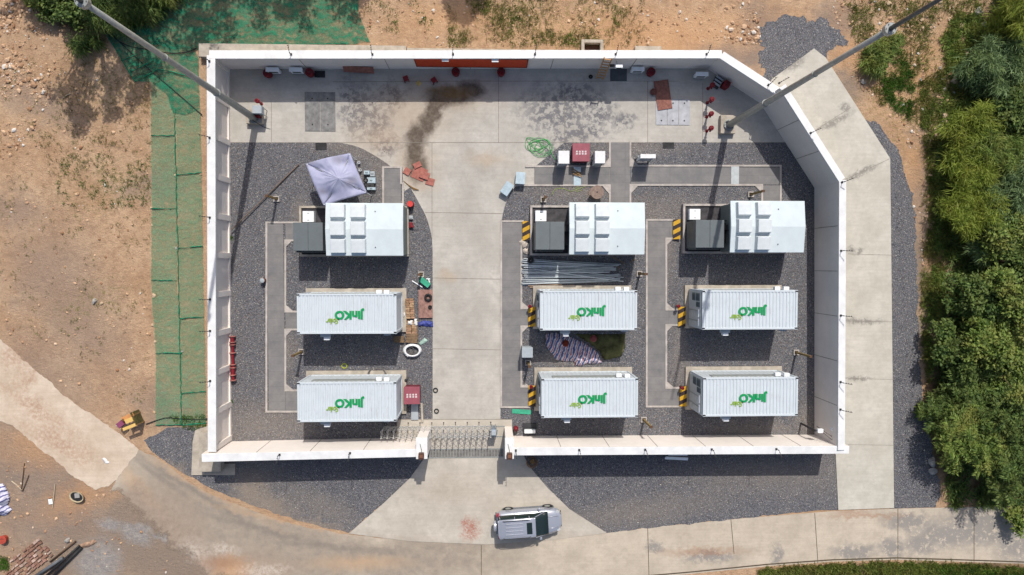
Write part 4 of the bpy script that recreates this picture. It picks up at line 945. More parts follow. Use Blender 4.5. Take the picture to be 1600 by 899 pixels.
def cloth(name, poly, h, mat, lab, cat, step=.09, z0=.05, freq=1.6, seed=0, fine=.35, thick=.012, group=None):
    P = [G(x, y, z0) for x, y in poly]; xs = [p.x for p in P]; ys = [p.y for p in P]; cx, cy = sum(xs)/len(xs), sum(ys)/len(ys)
    def inside(x, y):
        c = False; n = len(P)
        for i in range(n):
            a, b = P[i], P[(i+1) % n]
            if (a.y > y) != (b.y > y) and x < (b.x-a.x)*(y-a.y)/(b.y-a.y)+a.x: c = not c
        return c
    def ed(x, y):
        m = 9; n = len(P)
        for i in range(n):
            a, b = P[i], P[(i+1) % n]; dx, dy = b.x-a.x, b.y-a.y; t_ = max(0, min(1, ((x-a.x)*dx+(y-a.y)*dy)/(dx*dx+dy*dy+1e-9)))
            m = min(m, math.hypot(x-a.x-dx*t_, y-a.y-dy*t_))
        return m
    nx, ny = int((max(xs)-min(xs))/step)+2, int((max(ys)-min(ys))/step)+2; ids = {}; q = MB()
    for i in range(nx):
        for j in range(ny):
            x, y = min(xs)+i*step, min(ys)+j*step
            if inside(x, y):
                e = min(1, ed(x, y)/.35); v = Vector((x*freq, y*freq, seed))
                z = h*e*(.35+.65*abs(noise.noise(v)*2))+fine*h*e*abs(noise.noise(v*3.1))+fine*.3*h*noise.noise(v*7)
                ids[i, j] = len(q.v); q.v.append((x-cx+.04*noise.noise(v*5), y-cy+.04*noise.noise(v*5+Vector((9,0,0))), max(z, 0.)))
    for (i, j) in list(ids):
        if (i+1, j) in ids and (i, j+1) in ids and (i+1, j+1) in ids: q.f.append([ids[i,j], ids[i+1,j], ids[i+1,j+1], ids[i,j+1]])
    o = one(q, name, mat, lab, cat, (cx, cy, z0), group, smooth=True); o.modifiers.new('s','SOLIDIFY').thickness = thick
    return o
def mat_stripes(name, ang, k, c1, c2, c3, warp=.6):
    t = NT(name, .6, .3); mp = t.n('ShaderNodeMapping'); mp.inputs['Rotation'].default_value = (0,0,R(ang)); t.l(t.dist(warp, .9), mp.inputs[0])
    s = t.n('ShaderNodeSeparateXYZ'); t.l(mp.outputs[0], s.inputs[0]); f = t.math('FRACT', t.math('MULTIPLY', s.outputs[0], k))
    a = t.mix(t.math('GREATER_THAN', f, .36), c2, c1); a = t.mix(t.math('GREATER_THAN', f, .68), a, c3); a = t.mix(t.math('GREATER_THAN', f, .84), a, c1)
    t.col(a); return t.m
M_STR = mat_stripes('striped_tarp', 18, 3.3, A(214,206,210), A(86,100,150), A(180,86,98), .45)
cloth('tarpaulin', [(851,522),(866,519),(880,522),(893,526),(912,534),(925,543),(936,552),(938,560),(943,567),(935,570),(920,569),(908,572),(898,573),(897,566),(880,565),(868,563),(862,554),(855,546),(851,535)], .5, M_STR, 'crumpled red white and blue striped tarp under the middle container', 'tarp', .06, freq=1.1, fine=.5)
cloth('net_cover', [(893,521),(978,522),(977,545),(972,558),(955,562),(942,564),(936,550),(920,538)], .28, M('net_olive', A(92,92,56), .9, var=.5, scale=1.6), 'dark olive net beside the striped tarp', 'net', .09, z0=.045, freq=.9)
p = G(884,537,.65); q = MB(); q.lathe((0,0,0),[(.2,0),(.24,.1),(.12,.2)],8); one(q,'rust_lump',M('rust',A(130,52,32),.9,var=.4,bump=.6),'rusty red brown lump lying on the striped tarp','lump',(p.x,p.y,.45))
p = G(927,529,.2); q = MB(); q.lathe((0,0,0),[(.2,0),(.24,.1),(.12,.2)],10); one(q,'bundle',M('faded_red',A(150,80,76),.8,var=.3),'faded red bundle on the dark olive net','bundle',(p.x,p.y,.2))
cloth('tarpaulin', [(653,503),(664,500),(677,502),(677,511),(668,512),(660,510),(653,512)], .3, M('blue_tarp',A(70,80,156),.5,var=.35,scale=7), 'small blue tarp below the brown plywood sheet', 'tarp', .05)
cloth('tarpaulin', [(-20,755),(8,756),(14,768),(18,780),(14,790),(21,796),(12,806),(0,807),(-20,800)], .45, mat_stripes('striped_tarp_violet', 70, 3.4, A(206,206,224), A(96,96,140), A(190,186,206), .6), 'crumpled violet and white striped tarp at the left edge of the photo', 'tarp', .06, z0=.01)
for i,(poly,lab) in enumerate((([(636,501),(645,500),(645,509),(636,509)],'white bag on the middle timber pile'),([(647,497),(652,498),(653,508),(649,511),(646,505)],'tall white bag right of the timber pile'),([(629,490),(633,486),(634,494),(630,497)],'small white bag at the end of the upper left container'),([(654,535),(664,527),(670,532),(664,538),(656,541)],'pale greenish plastic bags right of the white coil'))):
    cloth('plastic_bag', poly, .3, M('bag_white',A(226,224,222),.4,var=.08) if i < 3 else M('bag_green',A(160,186,176),.4,var=.2), lab, 'bag', .045, z0=.26 if i < 3 else .05)
for i,(cx,cy,rr,lab) in enumerate(((818,381,9,'crumpled pale bag at the foot of the middle ramp'),(822,393,7,'crumpled pale coil of film above the black roll'))):
    cloth('plastic_bag', [(cx+rr*math.cos(k*.9)*(.8+.3*((k*5)%3)/3),cy+rr*.9*math.sin(k*.9)) for k in range(7)], .35, M('bag_beige',A(200,188,176),.5,var=.3,scale=6), lab, 'bag', .05)
# white coil
p = G(644,548,.2); t = thing('pipe_coil','thick white coil wrapped in film below the timber','coil',(p.x,p.y,.05))
for k in range(3): q = MB(); q.torus((.01*k,0,.1+k*.07),.55-.03*k,.075,36,8); q.v = [(x,y*.72,z) for x,y,z in q.v]; q.build('turn', M('coil_white',(.75,.75,.76,1),.5,var=.15,scale=9), t, smooth=True)
for a in (.5,2.4,4.1): q = MB(); q.box((.52*math.cos(a),.37*math.sin(a),.16),(.13,.2,.26),a); q.build('tape', M('bag_white'), t, bevel=.03)
q = MB()
for k in range(4): q.torus((.05*k-.1,.02*k,.03+.03*k),.3-.05*k,.018,24,5)
p = G(642,548,.1); one(q,'cable_coil',M('grey_cable'),'dark cables lying inside the white coil','cable',(p.x,p.y,.06))
q = MB(); q.lathe((0,0,0),[(.09,0),(.1,.25),(.05,.3)],10); p = G(634.5,594,.2); one(q,'bottle',M_DARKM,'dark can beside the end of the lower left container','can',(p.x,p.y,.04))
plate('metal_sheet',648,644,11,25,.12,.03,M_GREYP,'pale grey panel on the ground below the red lidded box','metal sheet')
plate('kerb_stone',659.5,645,3,30,.1,.12,M_FOOT,'narrow pale kerb stone right of the grey panel','kerb stone',2)
# steel pipes
r = random.Random(21); M_PIPE = [M('pipe_steel',(.62,.66,.68,1),.4,.1,var=.08),M('pipe_steel_dull',(.46,.5,.52,1),.45,.1,var=.12)]
proto = None
labs = {0:'topmost thin steel pipe of the heap between station and container'}
for i in range(40):
    y0 = 405+i*1.02+r.uniform(-1,1); sk = r.gauss(0,1.) if i > 4 else 1.5; L_ = r.choice([150,150,138,142,128,118])*.98; x0 = 815+r.uniform(-1,8)
    y1 = y0+6*(1-i/22)+(sk*4 if i in (9,14,19,23,27,31) else sk*1.3)
    if i in (9, 16): y1 = y0+19; x0 = 835
    if i == 23: y1 = y0-11
    z = .08+.06*(i % 3)+(.1 if i in (9,16,23) else 0)
    a, b = G(x0, y0, z), G(x0+L_, y1, z); c = (a+b)/2
    q = MB(); Lm = (b-a).length; q.tube([(-Lm/2,0,0),(Lm/2,0,0)],.036,8)
    o = q.build('steel_pipe', M_PIPE[i % 2], None, True, loc=c); o.rotation_euler = (0,0,math.atan2(b.y-a.y,b.x-a.x))
    tag(o, 'thin grey steel pipe, one of the loose heap above the middle container', 'pipe', 'loose heap of steel pipes')
for i,(x0,y0,x1,y1) in enumerate(((825,447,873,448),(828,449.5,898,446),(830,444,878,445))):
    q = MB(); a, b = G(x0,y0,.1), G(x1,y1,.1); q.tube([a,b],.035,6); one(q,'wood_batten',M('batten',A(176,150,128),.8),'pale wooden batten below the steel pipes, '+['left one','long thin one','uppermost one'][i],'batten',(0,0,0))
# bent thin rods etc
for i,(x0,y0,x1,y1,z,lab) in enumerate(((958,402,976,412,.1,'thin stick in the shade right of the steel pipes'),(962,411,968,420,.1,'short stick right of the steel pipes'),(985,410,992,405,.05,'tiny stick on gravel right of the steel pipes'))):
    q = MB(); a, b = G(x0,y0,z), G(x1,y1,z); q.tube([a,b],.02,5); one(q,'stick',M_WOOD,lab,'stick',(0,0,0))
# leaning boards outside south wall
q = MB(); q.box((0,0,0),(1.55,.2,.05),-.06,.3); q.box((.1,.28,-.02),(1.3,.2,.05),-.02,.3); p = G(1057,716.5,.4); one(q,'white_plank',M_WHITE,'white planks leaning outside the wall right of the gate','plank',(p.x,p.y,.4))
q = MB(); q.add([(-1,0,0),(1.6,0,0),(1.9,-.5,0),(-1,.15,.5),(1.6,.1,.7),(1.6,-.1,.5)],[(0,1,4,3),(1,2,5,4)]); p = G(1000,709,.1); o = one(q,'blue_panel',M('blue_grey',A(110,124,140),.5),'grey blue panel leaning outside the wall beside the white planks','panel',(p.x,p.y,.05)); o.modifiers.new('s','SOLIDIFY').thickness = .03
p = G(831,722,.2); t = thing('wire_basket','rusty wire basket at the outer wall foot right of the gate','basket',(p.x,p.y,.03))
q = MB()
for k in range(4): q.torus((0,0,.05+.1*k),.3+.02*k,.014,18,5)
for k in range(10): a = k*.63; q.tube([(.3*math.cos(a),.3*math.sin(a),.05),(.37*math.cos(a),.37*math.sin(a),.4)],.012,4)
q.build('wire', M('rusty',A(140,104,70),.8), t); q = MB(); q.box((.05,0,.1),(.3,.3,.15),.4); q.build('wood_block', M_WOOD, t)
# ------------------------------------------------------------------ scissor gate
t = thing('scissor_gate','folding steel scissor gate, half drawn out of the left wall side','gate',G(601,671,0))
gx = 166/PXM; N = 18
def post_m(x, yo, h):
    q = MB(); q.tube([(x,yo,.05),(x,yo,h)],.022,6); q.lathe((x,yo,h),[(.03,0),(.045,.03),(.03,.07),(.01,.09)],8); return q
for i in range(N+1):
    x = gx*i/N
    for s in (-1, 1): post_m(x, s*.22, 1.45).build('upright', M('gate_steel',(.55,.54,.52,1),.4,.2,var=.1), t)
    q = MB()
    for zz in (.15,.8,1.4): q.tube([(x,-.22,zz),(x,.22,zz)],.018,5)
    q.build('spacer', M('gate_steel'), t)
for s in (-1, 1):
    for i in range(N):
        x0, x1 = gx*i/N, gx*(i+1)/N; q = MB()
        for zz in (.15,.55,.95): q.tube([(x0,s*.24,zz),(x1,s*.24,zz+.4)],.014,4); q.tube([(x1,s*.255,zz),(x0,s*.255,zz+.4)],.014,4)
        q.build('lattice', M('gate_steel'), t)
for i in range(0, N+1, 2):
    x = gx*i/N; q = MB(); q.tube([(x,-.22,.3),(x,.3,.1),(x,.42,.04)],.02,5); q.tube([(x-.04,.42,.04),(x+.04,.42,.04)],.035,8); q.build('caster', M_DARKM, t)
p = G(771.5,677,1.3); t = thing('gate_motor','blue grey motor head at the free end of the scissor gate','gate motor',(p.x,p.y,.04))
q = MB(); q.box((0,0,.65),(.36,.42,1.2)); q.build('housing', M('motor_blue',A(128,142,158),.4,.2), t, bevel=.04)
q = MB(); q.box((0,.0,1.27),(.3,.3,.05)); q.build('top_panel', M_GREYP, t, bevel=.02)
for s in (-1,1): 
    q = MB(); q.tube([(s*.12,.26,0),(s*.12,.26,.9)],.03,6); q.build('leg', M_STEEL, t)
    q = MB(); q.tube([(s*.26,-.1,.1),(s*.2,-.1,1.35)],.025,6); q.build('guard_bar', M_STEEL, t)
t = thing('trough_drain','long grey slotted drain across the gate opening','drain',G(727,708,0)); Lg = 120/PXM
q = MB(); q.box((0,0,.045),(Lg,.52,.02)); q.build('drain_bed', M('drain_grey',A(140,138,134),.8), t)
q = MB()
for k in range(26):
    for j in range(5): q.box((-Lg/2+(k+.5)*Lg/26,-.18+j*.09,.057),(Lg/26*.6,.03,.006))
q.build('slots', M('slot_dark',A(70,68,66),.9), t)
q = MB()
for s in (-1,1): q.box((0,s*.29,.05),(Lg,.05,.03))
q.build('drain_rail', M_STEEL, t)
q = MB()
for y_ in (667,683): a, b = G(600,y_,.05), G(789,y_,.05); c=(a+b)/2; q.box((c.x,c.y,.05),((b-a).length,.06,.03))
one(q,'gate_rail',M_STEEL,'pair of steel rails in the floor under the scissor gate','rail',(0,0,0))
# ------------------------------------------------------------------ car
def loft(secs, seg=24, pw=3.2, capends=True):
    """secs: (x, halfwidth, z0, z1, top_narrow) -> rounded box sections joined"""
    vs = []; fs = []
    for (x, hw, z0, z1, tn) in secs:
        cz, hz = (z0+z1)/2, (z1-z0)/2
        for k in range(seg):
            a = 2*math.pi*k/seg; c, s = math.cos(a), math.sin(a)
            yy = math.copysign(abs(c)**(2/pw), c); zz = math.copysign(abs(s)**(2/pw), s)
            f = 1-(1-tn)*max(0, zz)
            vs.append((x, hw*yy*f, cz+hz*zz))
    n = len(secs)
    for i in range(n-1):
        for k in range(seg):
            k2 = (k+1) % seg; fs.append((i*seg+k, (i+1)*seg+k, (i+1)*seg+k2, i*seg+k2))
    fs.append(tuple(reversed(range(seg)))); fs.append(tuple((n-1)*seg+k for k in range(seg)))
    return vs, [tuple(reversed(f)) for f in fs]
ct = NT('car_silver', .28, .5, .4); ct.col(lin(176,180,192,.9)); M_CAR = ct.m
ct.b.inputs['Coat Weight'].default_value = .6; ct.b.inputs['Coat Roughness'].default_value = .08
gt = NT('car_glass', .06, .6); gt.col((.012,.022,.022,1)); M_GLASS = gt.m
p = G(825,809.5,0); car = thing('suv_car','silver off-road car with a covered spare wheel parked outside the gate','car',(p.x,p.y,.04),R(3.3)); car.scale = (.98,.96,.93)
q = MB(); v, f = loft([(-2.14,.70,.55,1.0,.95),(-2.06,.84,.38,1.12,.93),(-1.8,.91,.30,1.16,.92),(-.6,.925,.28,1.12,.93),(.75,.925,.28,1.10,.93),(1.25,.915,.28,1.08,.90),(1.7,.87,.30,1.02,.86),(1.98,.79,.34,.93,.82),(2.13,.63,.38,.84,.80),(2.22,.45,.44,.76,.8)],32,3.4); q.add(v, f)
body = q.build('body', M_CAR, car, smooth=True)
q = MB(); v, f = loft([(-2.06,.66,1.0,1.66,.86),(-1.98,.78,1.0,1.74,.84),(-1.0,.80,1.0,1.79,.83),(.1,.80,1.0,1.78,.83),(.42,.79,1.0,1.71,.83),(.85,.82,1.0,1.44,.86),(1.3,.78,.98,1.14,.92)],28,4.0); q.add(v, f)
q.build('greenhouse', M_GLASS, car, smooth=True)
q = MB(); v, f = loft([(-2.07,.56,1.60,1.70,.95),(-1.98,.655,1.62,1.775,.95),(-1.0,.675,1.66,1.825,.95),(.0,.675,1.66,1.815,.95),(.36,.665,1.64,1.765,.95),(.42,.65,1.62,1.73,.95)],24,4); q.add(v, f); rf = q.build('roof', M_CAR, car, smooth=True)
q = MB()
for k in range(4): q.box((-1.0,-.36+k*.24,1.826),(1.15,.07,.022))
q.build('roof_ribs', M_CAR, rf, bevel=.01)
q = MB(); q.box((.0,0,1.822),(.36,.78,.02)); q.build('sunroof', M_GLASS, rf, bevel=.01)
for s in (-1, 1):
    q = MB(); q.tube([(-1.75,s*.58,1.80),(-1.65,s*.6,1.88),(-.1,s*.6,1.88),(.05,s*.58,1.80)],.022,6); q.build('roof_rail', M_DARKM, rf)
    for xp, xq in (((-2.0,1.05),(-1.92,1.68)),((-.95,1.05),(-.95,1.72)),((-.0,1.05),(.02,1.7)),((1.12,1.08),(.40,1.7))):
        q = MB(); q.tube([(xp[0],s*.795,xp[1]),(xq[0],s*.70,xq[1])],.025,6); q.build('pillar', M_CAR, car)
    q = MB(); q.box((.75,s*1.0,1.12),(.16,.22,.16)); q.build('mirror', M_CAR, car, bevel=.04)
    q = MB(); q.box((1.97,s*.60,.80),(.26,.24,.14),-s*.35,0,.25); q.build('headlight', M('lamp_clear',(.42,.44,.46,1),.15,var=.05), car, bevel=.04)
    q = MB(); q.box((-2.03,s*.74,1.02),(.16,.2,.34),s*.3); q.build('taillight', M('lamp_red',A(176,30,50),.3,var=.05), car, bevel=.03)
    for xx in (-1.33, 1.34):
        w_ = thing('wheel', None, None, (xx, s*.83, .36)); w_.parent = car
        q = MB(); T = Matrix.Rotation(R(90), 4, 'X'); q.torus((0,0,0),.26,.11,26,10,T); q.build('tyre', M_BLACK, w_, smooth=True)
        q = MB(); q.lathe((0,0,0),[(.2,-.08),(.22,-.09),(.22,.09),(.2,.08)],18,T)
        for k in range(5): a = k*1.2566; q.box((.11*math.cos(a),-.0,.11*math.sin(a)),(.2,.12,.045),0,0,-a)
        q.build('rim', M_STEEL, w_)
    for xx in (-1.33, 1.34):
        q = MB(); T = Matrix.Translation((xx, s*.86, .42)) @ Matrix.Rotation(R(90), 4, 'X'); q.torus((0,0,0),.41,.05,24,6,T)
        q.build('wheel_arch', M('arch_grey',A(120,122,126),.6), car, smooth=True)
q = MB(); T = Matrix.Rotation(R(90), 4, 'Y'); q.lathe((-2.27,0,.98),[(.3,-.1),(.35,-.09),(.36,0),(.35,.09),(.3,.1)],26,T); q.build('spare_wheel', M_CAR, car, smooth=False, bevel=.02)
q = MB(); q.box((2.2,0,.66),(.06,.9,.16)); q.box((2.22,0,.44),(.05,1.1,.1)); q.build('grille', M_DARKM, car, bevel=.01)
q = MB(); q.box((-2.16,0,.48),(.12,1.5,.14)); q.build('rear_bumper', M('arch_grey'), car, bevel=.03)
q = MB(); q.box((0,0,.34),(2.0,1.9,.06)); 
for s in (-1,1): q.box((0,s*.9,.36),(1.6,.12,.05))
q.build('side_step', M('arch_grey'), car, bevel=.01)
q = MB()
for s in (-1,1): q.tube([(1.15,s*.42,1.105),(1.6,s*.40,1.06),(2.0,s*.36,.95)],.018,5)
q.tube([(1.18,-.75,1.06),(1.2,0,1.11),(1.18,.75,1.06)],.012,5); q.build('hood_crease', M_CAR, car, smooth=True)
# ------------------------------------------------------------------ left waste ground
p = G(207,658,.6); bch = thing('scrap_bench','broken bench like frame of yellow and purple boards beside the road','scrap frame',(p.x,p.y,0),R(22))
M_YW = M('board_yellow',A(222,184,110),.6,var=.12); M_PU = M('board_purple',A(140,74,104),.6,var=.15); M_TN = M('board_tan',A(206,146,92),.7,var=.15)
for (nm,cx,cy,cz_,sx,sy,sz,m_,rz) in (('seat_board',0.05,.12,1.0,.5,.28,.06,M_YW,0),('back_board',-.02,.36,.85,.8,.26,.06,M_TN,.05),('front_board',-.1,-.28,1.0,.85,.2,.06,M_YW,.0),('purple_box',-.72,.1,.6,.42,.34,.36,M_PU,.3),('side_board',.3,.1,.5,.1,.9,.9,M('board_dark',A(90,84,50),.8,var=.3),0)):
    q = MB(); q.box((cx,cy,cz_),(sx,sy,sz),rz); q.build(nm, m_, bch, bevel=.01)
for sx in (-1,1):
    for sy in (-1,1): q = MB(); q.box((sx*.33,sy*.33,.5),(.07,.07,1.)); q.build('leg', M_WOOD, bch)
curve_obj('cable', [(x,y,0) for x,y in arc([(228,663),(245,657),(262,653),(285,655),(310,656),(326,654)],5)], .03, M_BLACK, 'black cable from the scrap frame over the netting to the left wall', 'cable', z=.08)
curve_obj('cable', [(x,y,0) for x,y in arc([(165,50),(185,64),(205,73),(235,78),(262,83),(290,82),(308,75)],5)], .03, M_BLACK, 'black cable sagging across the netting to the back left corner', 'cable', z=.1)
curve_obj('cable', [(x,y,0) for x,y in arc([(172,52),(200,78),(230,106),(270,140),(300,166),(316,180)],5)], .03, M_BLACK, 'black cable running diagonally over the netting under the left mast', 'cable', z=.1)
p = G(119,777,.3); t = thing('round_basket','pale round basket with black lining on the waste ground','basket',(p.x,p.y,0),-.4)
q = MB(); q.lathe((0,0,0),[(.3,0),(.46,.24),(.47,.3),(.41,.29),(.3,.1)],22); q.v = [(x,y*.72,z) for x,y,z in q.v]; q.build('shell', M('basket_pale',A(196,180,150),.8,var=.2), t)
q = MB(); q.lathe((0,0,.1),[(.34,0),(.4,.16)],22); q.v = [(x,y*.72,z) for x,y,z in q.v]; q.build('lining', M_BLACK, t)
q = MB(); q.box((0.02,.12,.3),(.3,.3,.06),.5); q.build('cover_piece', M('grey_rag',A(160,158,156),.8,var=.2), t)
q = MB(); r = random.Random(4)
tb_ = thing('brick_pile','row of old reddish bricks laid on the waste ground at the bottom left','bricks',G(44,874,0),R(38))
for i in range(12):
    for j in range(7):
        if (i < 3 and j > 4) or r.random() < .1: continue
        q = MB(); q.box((-1.6+i*.27+r.uniform(-.03,.03),-.75+j*.22+r.uniform(-.02,.02),.05+.03*r.random()),(.23,.1 if r.random() < .5 else .17,.1),r.uniform(-.2,.2)); q.build('brick', [M('brick_a',A(160,124,110),.9,var=.35),M('brick_b',A(192,166,152),.9,var=.3),M('brick_c',A(146,110,94),.9,var=.25)][r.randrange(3)], tb_)
for i,(x0,y0,x1,y1,rr,lab) in enumerate(((75,908,127,856,.09,'black pipe at the bottom left, lower of the two'),(52,903,98,872,.11,'dark grey pipe at the bottom left, upper of the two'),(78,878,118,846,.05,'thin brown bar above the black pipes at the bottom left'))):
    q = MB(); a, b = G(x0,y0,rr+.05), G(x1,y1,rr+.05); q.tube([a,b],rr,12)
    if i == 0: a2, b2 = G(x0-5,y0-6,.2), G(x1-3,y1-3,.2); q.tube([a2,b2],.07,12)
    one(q,'pipe',[M_BLACK,M('pipe_dark',A(96,100,106),.6),M('bar_brown',A(92,70,54),.8)][i],lab,'pipe',(0,0,0),smooth=True)
cloth('debris', [(118,853),(135,846),(150,842),(152,848),(138,856),(126,858)], .25, M('debris_brown',A(170,140,118),.9,var=.4,scale=6), 'heap of brown rubble at the upper end of the black pipes', 'rubble', .05, z0=.01)
p = G(3,844,.3); t = thing('red_bucket','red round bucket at the left edge of the waste ground','bucket',(p.x,p.y,0)); q = MB(); q.lathe((0,0,0),[(.2,0),(.27,.3),(.28,.32),(.22,.33)],18); q.build('bucket_body', M('bucket_red',A(178,76,60),.6), t); q = MB(); q.tube([(-.27,0,.3),(0,.1,.36),(.27,0,.3)],.012,5); q.build('handle', M_DARKM, t)
plate('white_tile',79,784,6,8,.04,.04,M_WHITE,'white rectangular piece lying on the waste ground','tile',8)
cloth('plastic_bag', [(158,717),(163,714),(171,722),(172,726),(165,726)], .15, M('bag_white'), 'crumpled white wrapper on the pale path', 'bag', .05, z0=.02)
for i,(x0,y0,x1,y1,lab) in enumerate(((38,724,33,767,'dark branch standing out left on the waste ground'),(45,743,35,768,'second dark branch beside the first on the waste ground'),(86,756,82,794,'thin pale stick above the white rectangular piece'),(98,154,111,146,'thin white rod lying on dark soil at the top left'),(18,752,34,766,'pale stick left of the dark branches'))):
    q = MB(); a, b = G(x0,y0,.06), G(x1,y1,.06); q.tube([a,(a+b)/2+Vector((.03,.05,.03)),b],.025,5); one(q,'stick',M('stick_dark',A(96,76,58),.9) if i < 2 else M('stick_pale',A(200,184,160),.8),lab,'stick',(0,0,0))
# ------------------------------------------------------------------ green netting on the ground
def mat_net(name, c1, c2, op0, op1):
    t = NT(name, .75, .2); n1 = t.noise(.8, 7, .75); n2 = t.noise(5, 6, .8)
    mp = t.n('ShaderNodeMapping'); mp.inputs['Rotation'].default_value = (0,0,.6); mp.inputs['Scale'].default_value = (1,4,1); t.l(t.dist(1.2,.8), mp.inputs[0]); n3 = t.noise(.9, 6, .75, mp.outputs[0])
    t.col(t.mix(t.ramp(n1,.35,.65), c1, c2))
    al = t.math('ADD', t.ramp(n3,.42,.60,op0,op1), t.ramp(n2,.35,.7,-.2,.22))
    t.l(t.ramp(al,0,1), t.b.inputs['Alpha']); t.bump(n2, .6, .05); return t.m
M_NETD = mat_net('green_net_dense', A(30,134,100), A(44,108,82), .36, .84); M_NETP = mat_net('green_net_pale', A(128,156,124), A(104,142,108), .40, .68); M_NETF = M('green_net_fold', A(22,130,96), .7, var=.3, scale=6)
def net(poly, z, mat, lab, seed=1, folds=()):
    mb = MB(); p = [G(x, y, z) for x, y in jag(poly, 1.0, 9, seed)]
    cx, cy = sum(q_.x for q_ in p)/len(p), sum(q_.y for q_ in p)/len(p); t = thing('ground_net', lab, 'net', (cx, cy, 0), 0, 'green nets pinned on the soil')
    bm = bmesh.new(); vv = [bm.verts.new((q_.x-cx, q_.y-cy, z)) for q_ in p]; bm.faces.new(vv); bmesh.ops.triangulate(bm, faces=bm.faces[:])
    for _ in range(4 if len(poly) < 7 else 5):
        es = [e for e in bm.edges if e.calc_length() > .55]
        if not es: break
        bmesh.ops.subdivide_edges(bm, edges=es, cuts=1); bmesh.ops.triangulate(bm, faces=bm.faces[:])
    for v_ in bm.verts: v_.co.z = z+.05*max(0, noise.noise(Vector(((v_.co.x+cx)*1.3, (v_.co.y+cy)*1.3, seed))))
    me = bpy.data.meshes.new('net_sheet'); bm.to_mesh(me); bm.free(); me.materials.append(mat)
    o = bpy.data.objects.new('net_sheet', me); COL.objects.link(o); o.parent = t
    if o.data.polygons and sum(pp.normal.z for pp in me.polygons) < 0: me.flip_normals()
    for fl in folds:
        r = random.Random(seed); pts = []
        for i in range(len(fl)-1):
            (x0,y0),(x1,y1) = fl[i], fl[i+1]; k = max(2, int(math.hypot(x1-x0,y1-y0)/5))
            for j in range(k): pts.append((x0+(x1-x0)*j/k+r.uniform(-.7,.7), y0+(y1-y0)*j/k+r.uniform(-.7,.7)))
        pts.append(fl[-1]); q = MB(); q.tube([G(x,y,z+.05)-Vector((cx,cy,0)) for x,y in pts],[r.uniform(.012,.045) for _ in pts],5); q.build('bunched_fold', M_NETF, t, smooth=True)
net([(262,12),(300,-30),(560,-30),(560,20),(578,66),(545,70),(318,70),(312,78),(290,80),(240,70),(222,46),(240,25)], .05, M_NETD, 'large dark green net on the slope behind the back wall', 2, [[(262,12),(240,25),(222,46)],[(540,68),(470,70),(400,69),(320,68)]])
net([(160,46),(184,44),(225,42),(250,60),(300,76),(310,90),(312,170),(290,180),(270,176),(262,150),(238,128),(212,128),(196,104),(185,86)], .075, M_NETD, 'dark green net crossed by black cables under the left mast', 3, [[(160,46),(175,68),(196,104),(212,128)],[(190,95),(215,85)],[(205,112),(240,95)],[(212,128),(248,108),(300,120)]])
s1 = [(236,120),(236,212),(237,326),(236,438),(243,552),(243,664)]; sm = [(270,130),(273,212),(277,326),(276,438),(284,552),(284,664)]; e1 = [(314,165),(314,273),(315,388),(315,498),(320,612),(322,662)]
for i in range(5):
    net([s1[i], sm[i], sm[i+1], s1[i+1]], .05+.004*(i % 2), M_NETP, 'pale green net strip, %s from the back, in the row away from the wall' % ('first','second','third','fourth','fifth')[i], 10+i, [[s1[i+1], sm[i+1]]] )
ys = [170,273,388,498,615,664]
fx = lambda y: 272+ (y-130)*12/534
for i in range(5):
    y0, y1 = ys[i], ys[i+1]; ex = lambda y: 313+(y-165)*9/497
    net([(fx(y0)+1,y0+2),(ex(y0),y0),(ex(y1),y1),(fx(y1)+1,y1+2)], .052+.004*(i % 2), M_NETP, 'pale green net strip, %s from the back, in the row along the wall' % ('first','second','third','fourth','fifth')[i], 20+i, [[(fx(y0),y0),(fx(y0+40)-1,y0+40),(fx(y1),y1)],[(fx(y1),y1),(ex(y1),y1-3)]])
# ------------------------------------------------------------------ stones
def rock_mesh(r, s):
    bm = bmesh.new(); bmesh.ops.create_icosphere(bm, subdivisions=2, radius=s)
    o = Vector((r.uniform(-50,50), r.uniform(-50,50), 0)); sc = (1, r.uniform(.6,1), r.uniform(.4,.7))
    for v_ in bm.verts:
        f = 1+.55*noise.noise(v_.co/s*1.1+o); v_.co = Vector((v_.co.x*sc[0]*f, v_.co.y*sc[1]*f, v_.co.z*sc[2]*f))
    me = bpy.data.meshes.new('rock'); bm.to_mesh(me); bm.free(); return me
r = random.Random(12); RM = [M('rock_tan',A(206,180,150),.9,var=.2,bump=.4),M('rock_grey',A(170,164,158),.9,var=.2,bump=.4)]
rocks = [(1390,5,.16,0),(1470,3,.14,0),(1484,15,.12,0),(1529,18,.3,1),(1441,30,.14,0),(1448,26,.12,0),(1439,28,.1,0),(1484,30,.15,0),(1498,28,.17,0),(1492,20,.1,0),(1442,44,.15,0),(1419,40,.12,0),(1502,40,.24,0),(1508,36,.15,0),(1518,45,.12,0),(1538,38,.2,1),(1496,86,.17,0),(1510,83,.2,0),(1503,91,.16,0),(1499,89,.12,0),(1470,106,.12,1),(1496,118,.3,0),(1492,126,.3,0),(1502,134,.24,1),(1519,136,.2,1),(1507,158,.22,0),(1475,180,.24,0),(1479,190,.2,0),(1462,202,.16,0),(1468,210,.14,0),(1349,128,.18,1),(105,845,.2,1),(147,471,.19,1),(158,474,.12,0),(1456,722,.3,1),(1458,736,.3,1),(240,462,.15,0),(237,352,.1,0),(236,325,.1,0),(277,480,.09,1),(284,550,.1,1),(238,508,.1,0),(242,534,.1,0),(273,274,.1,0),(275,388,.1,1),(313,272,.1,0)]
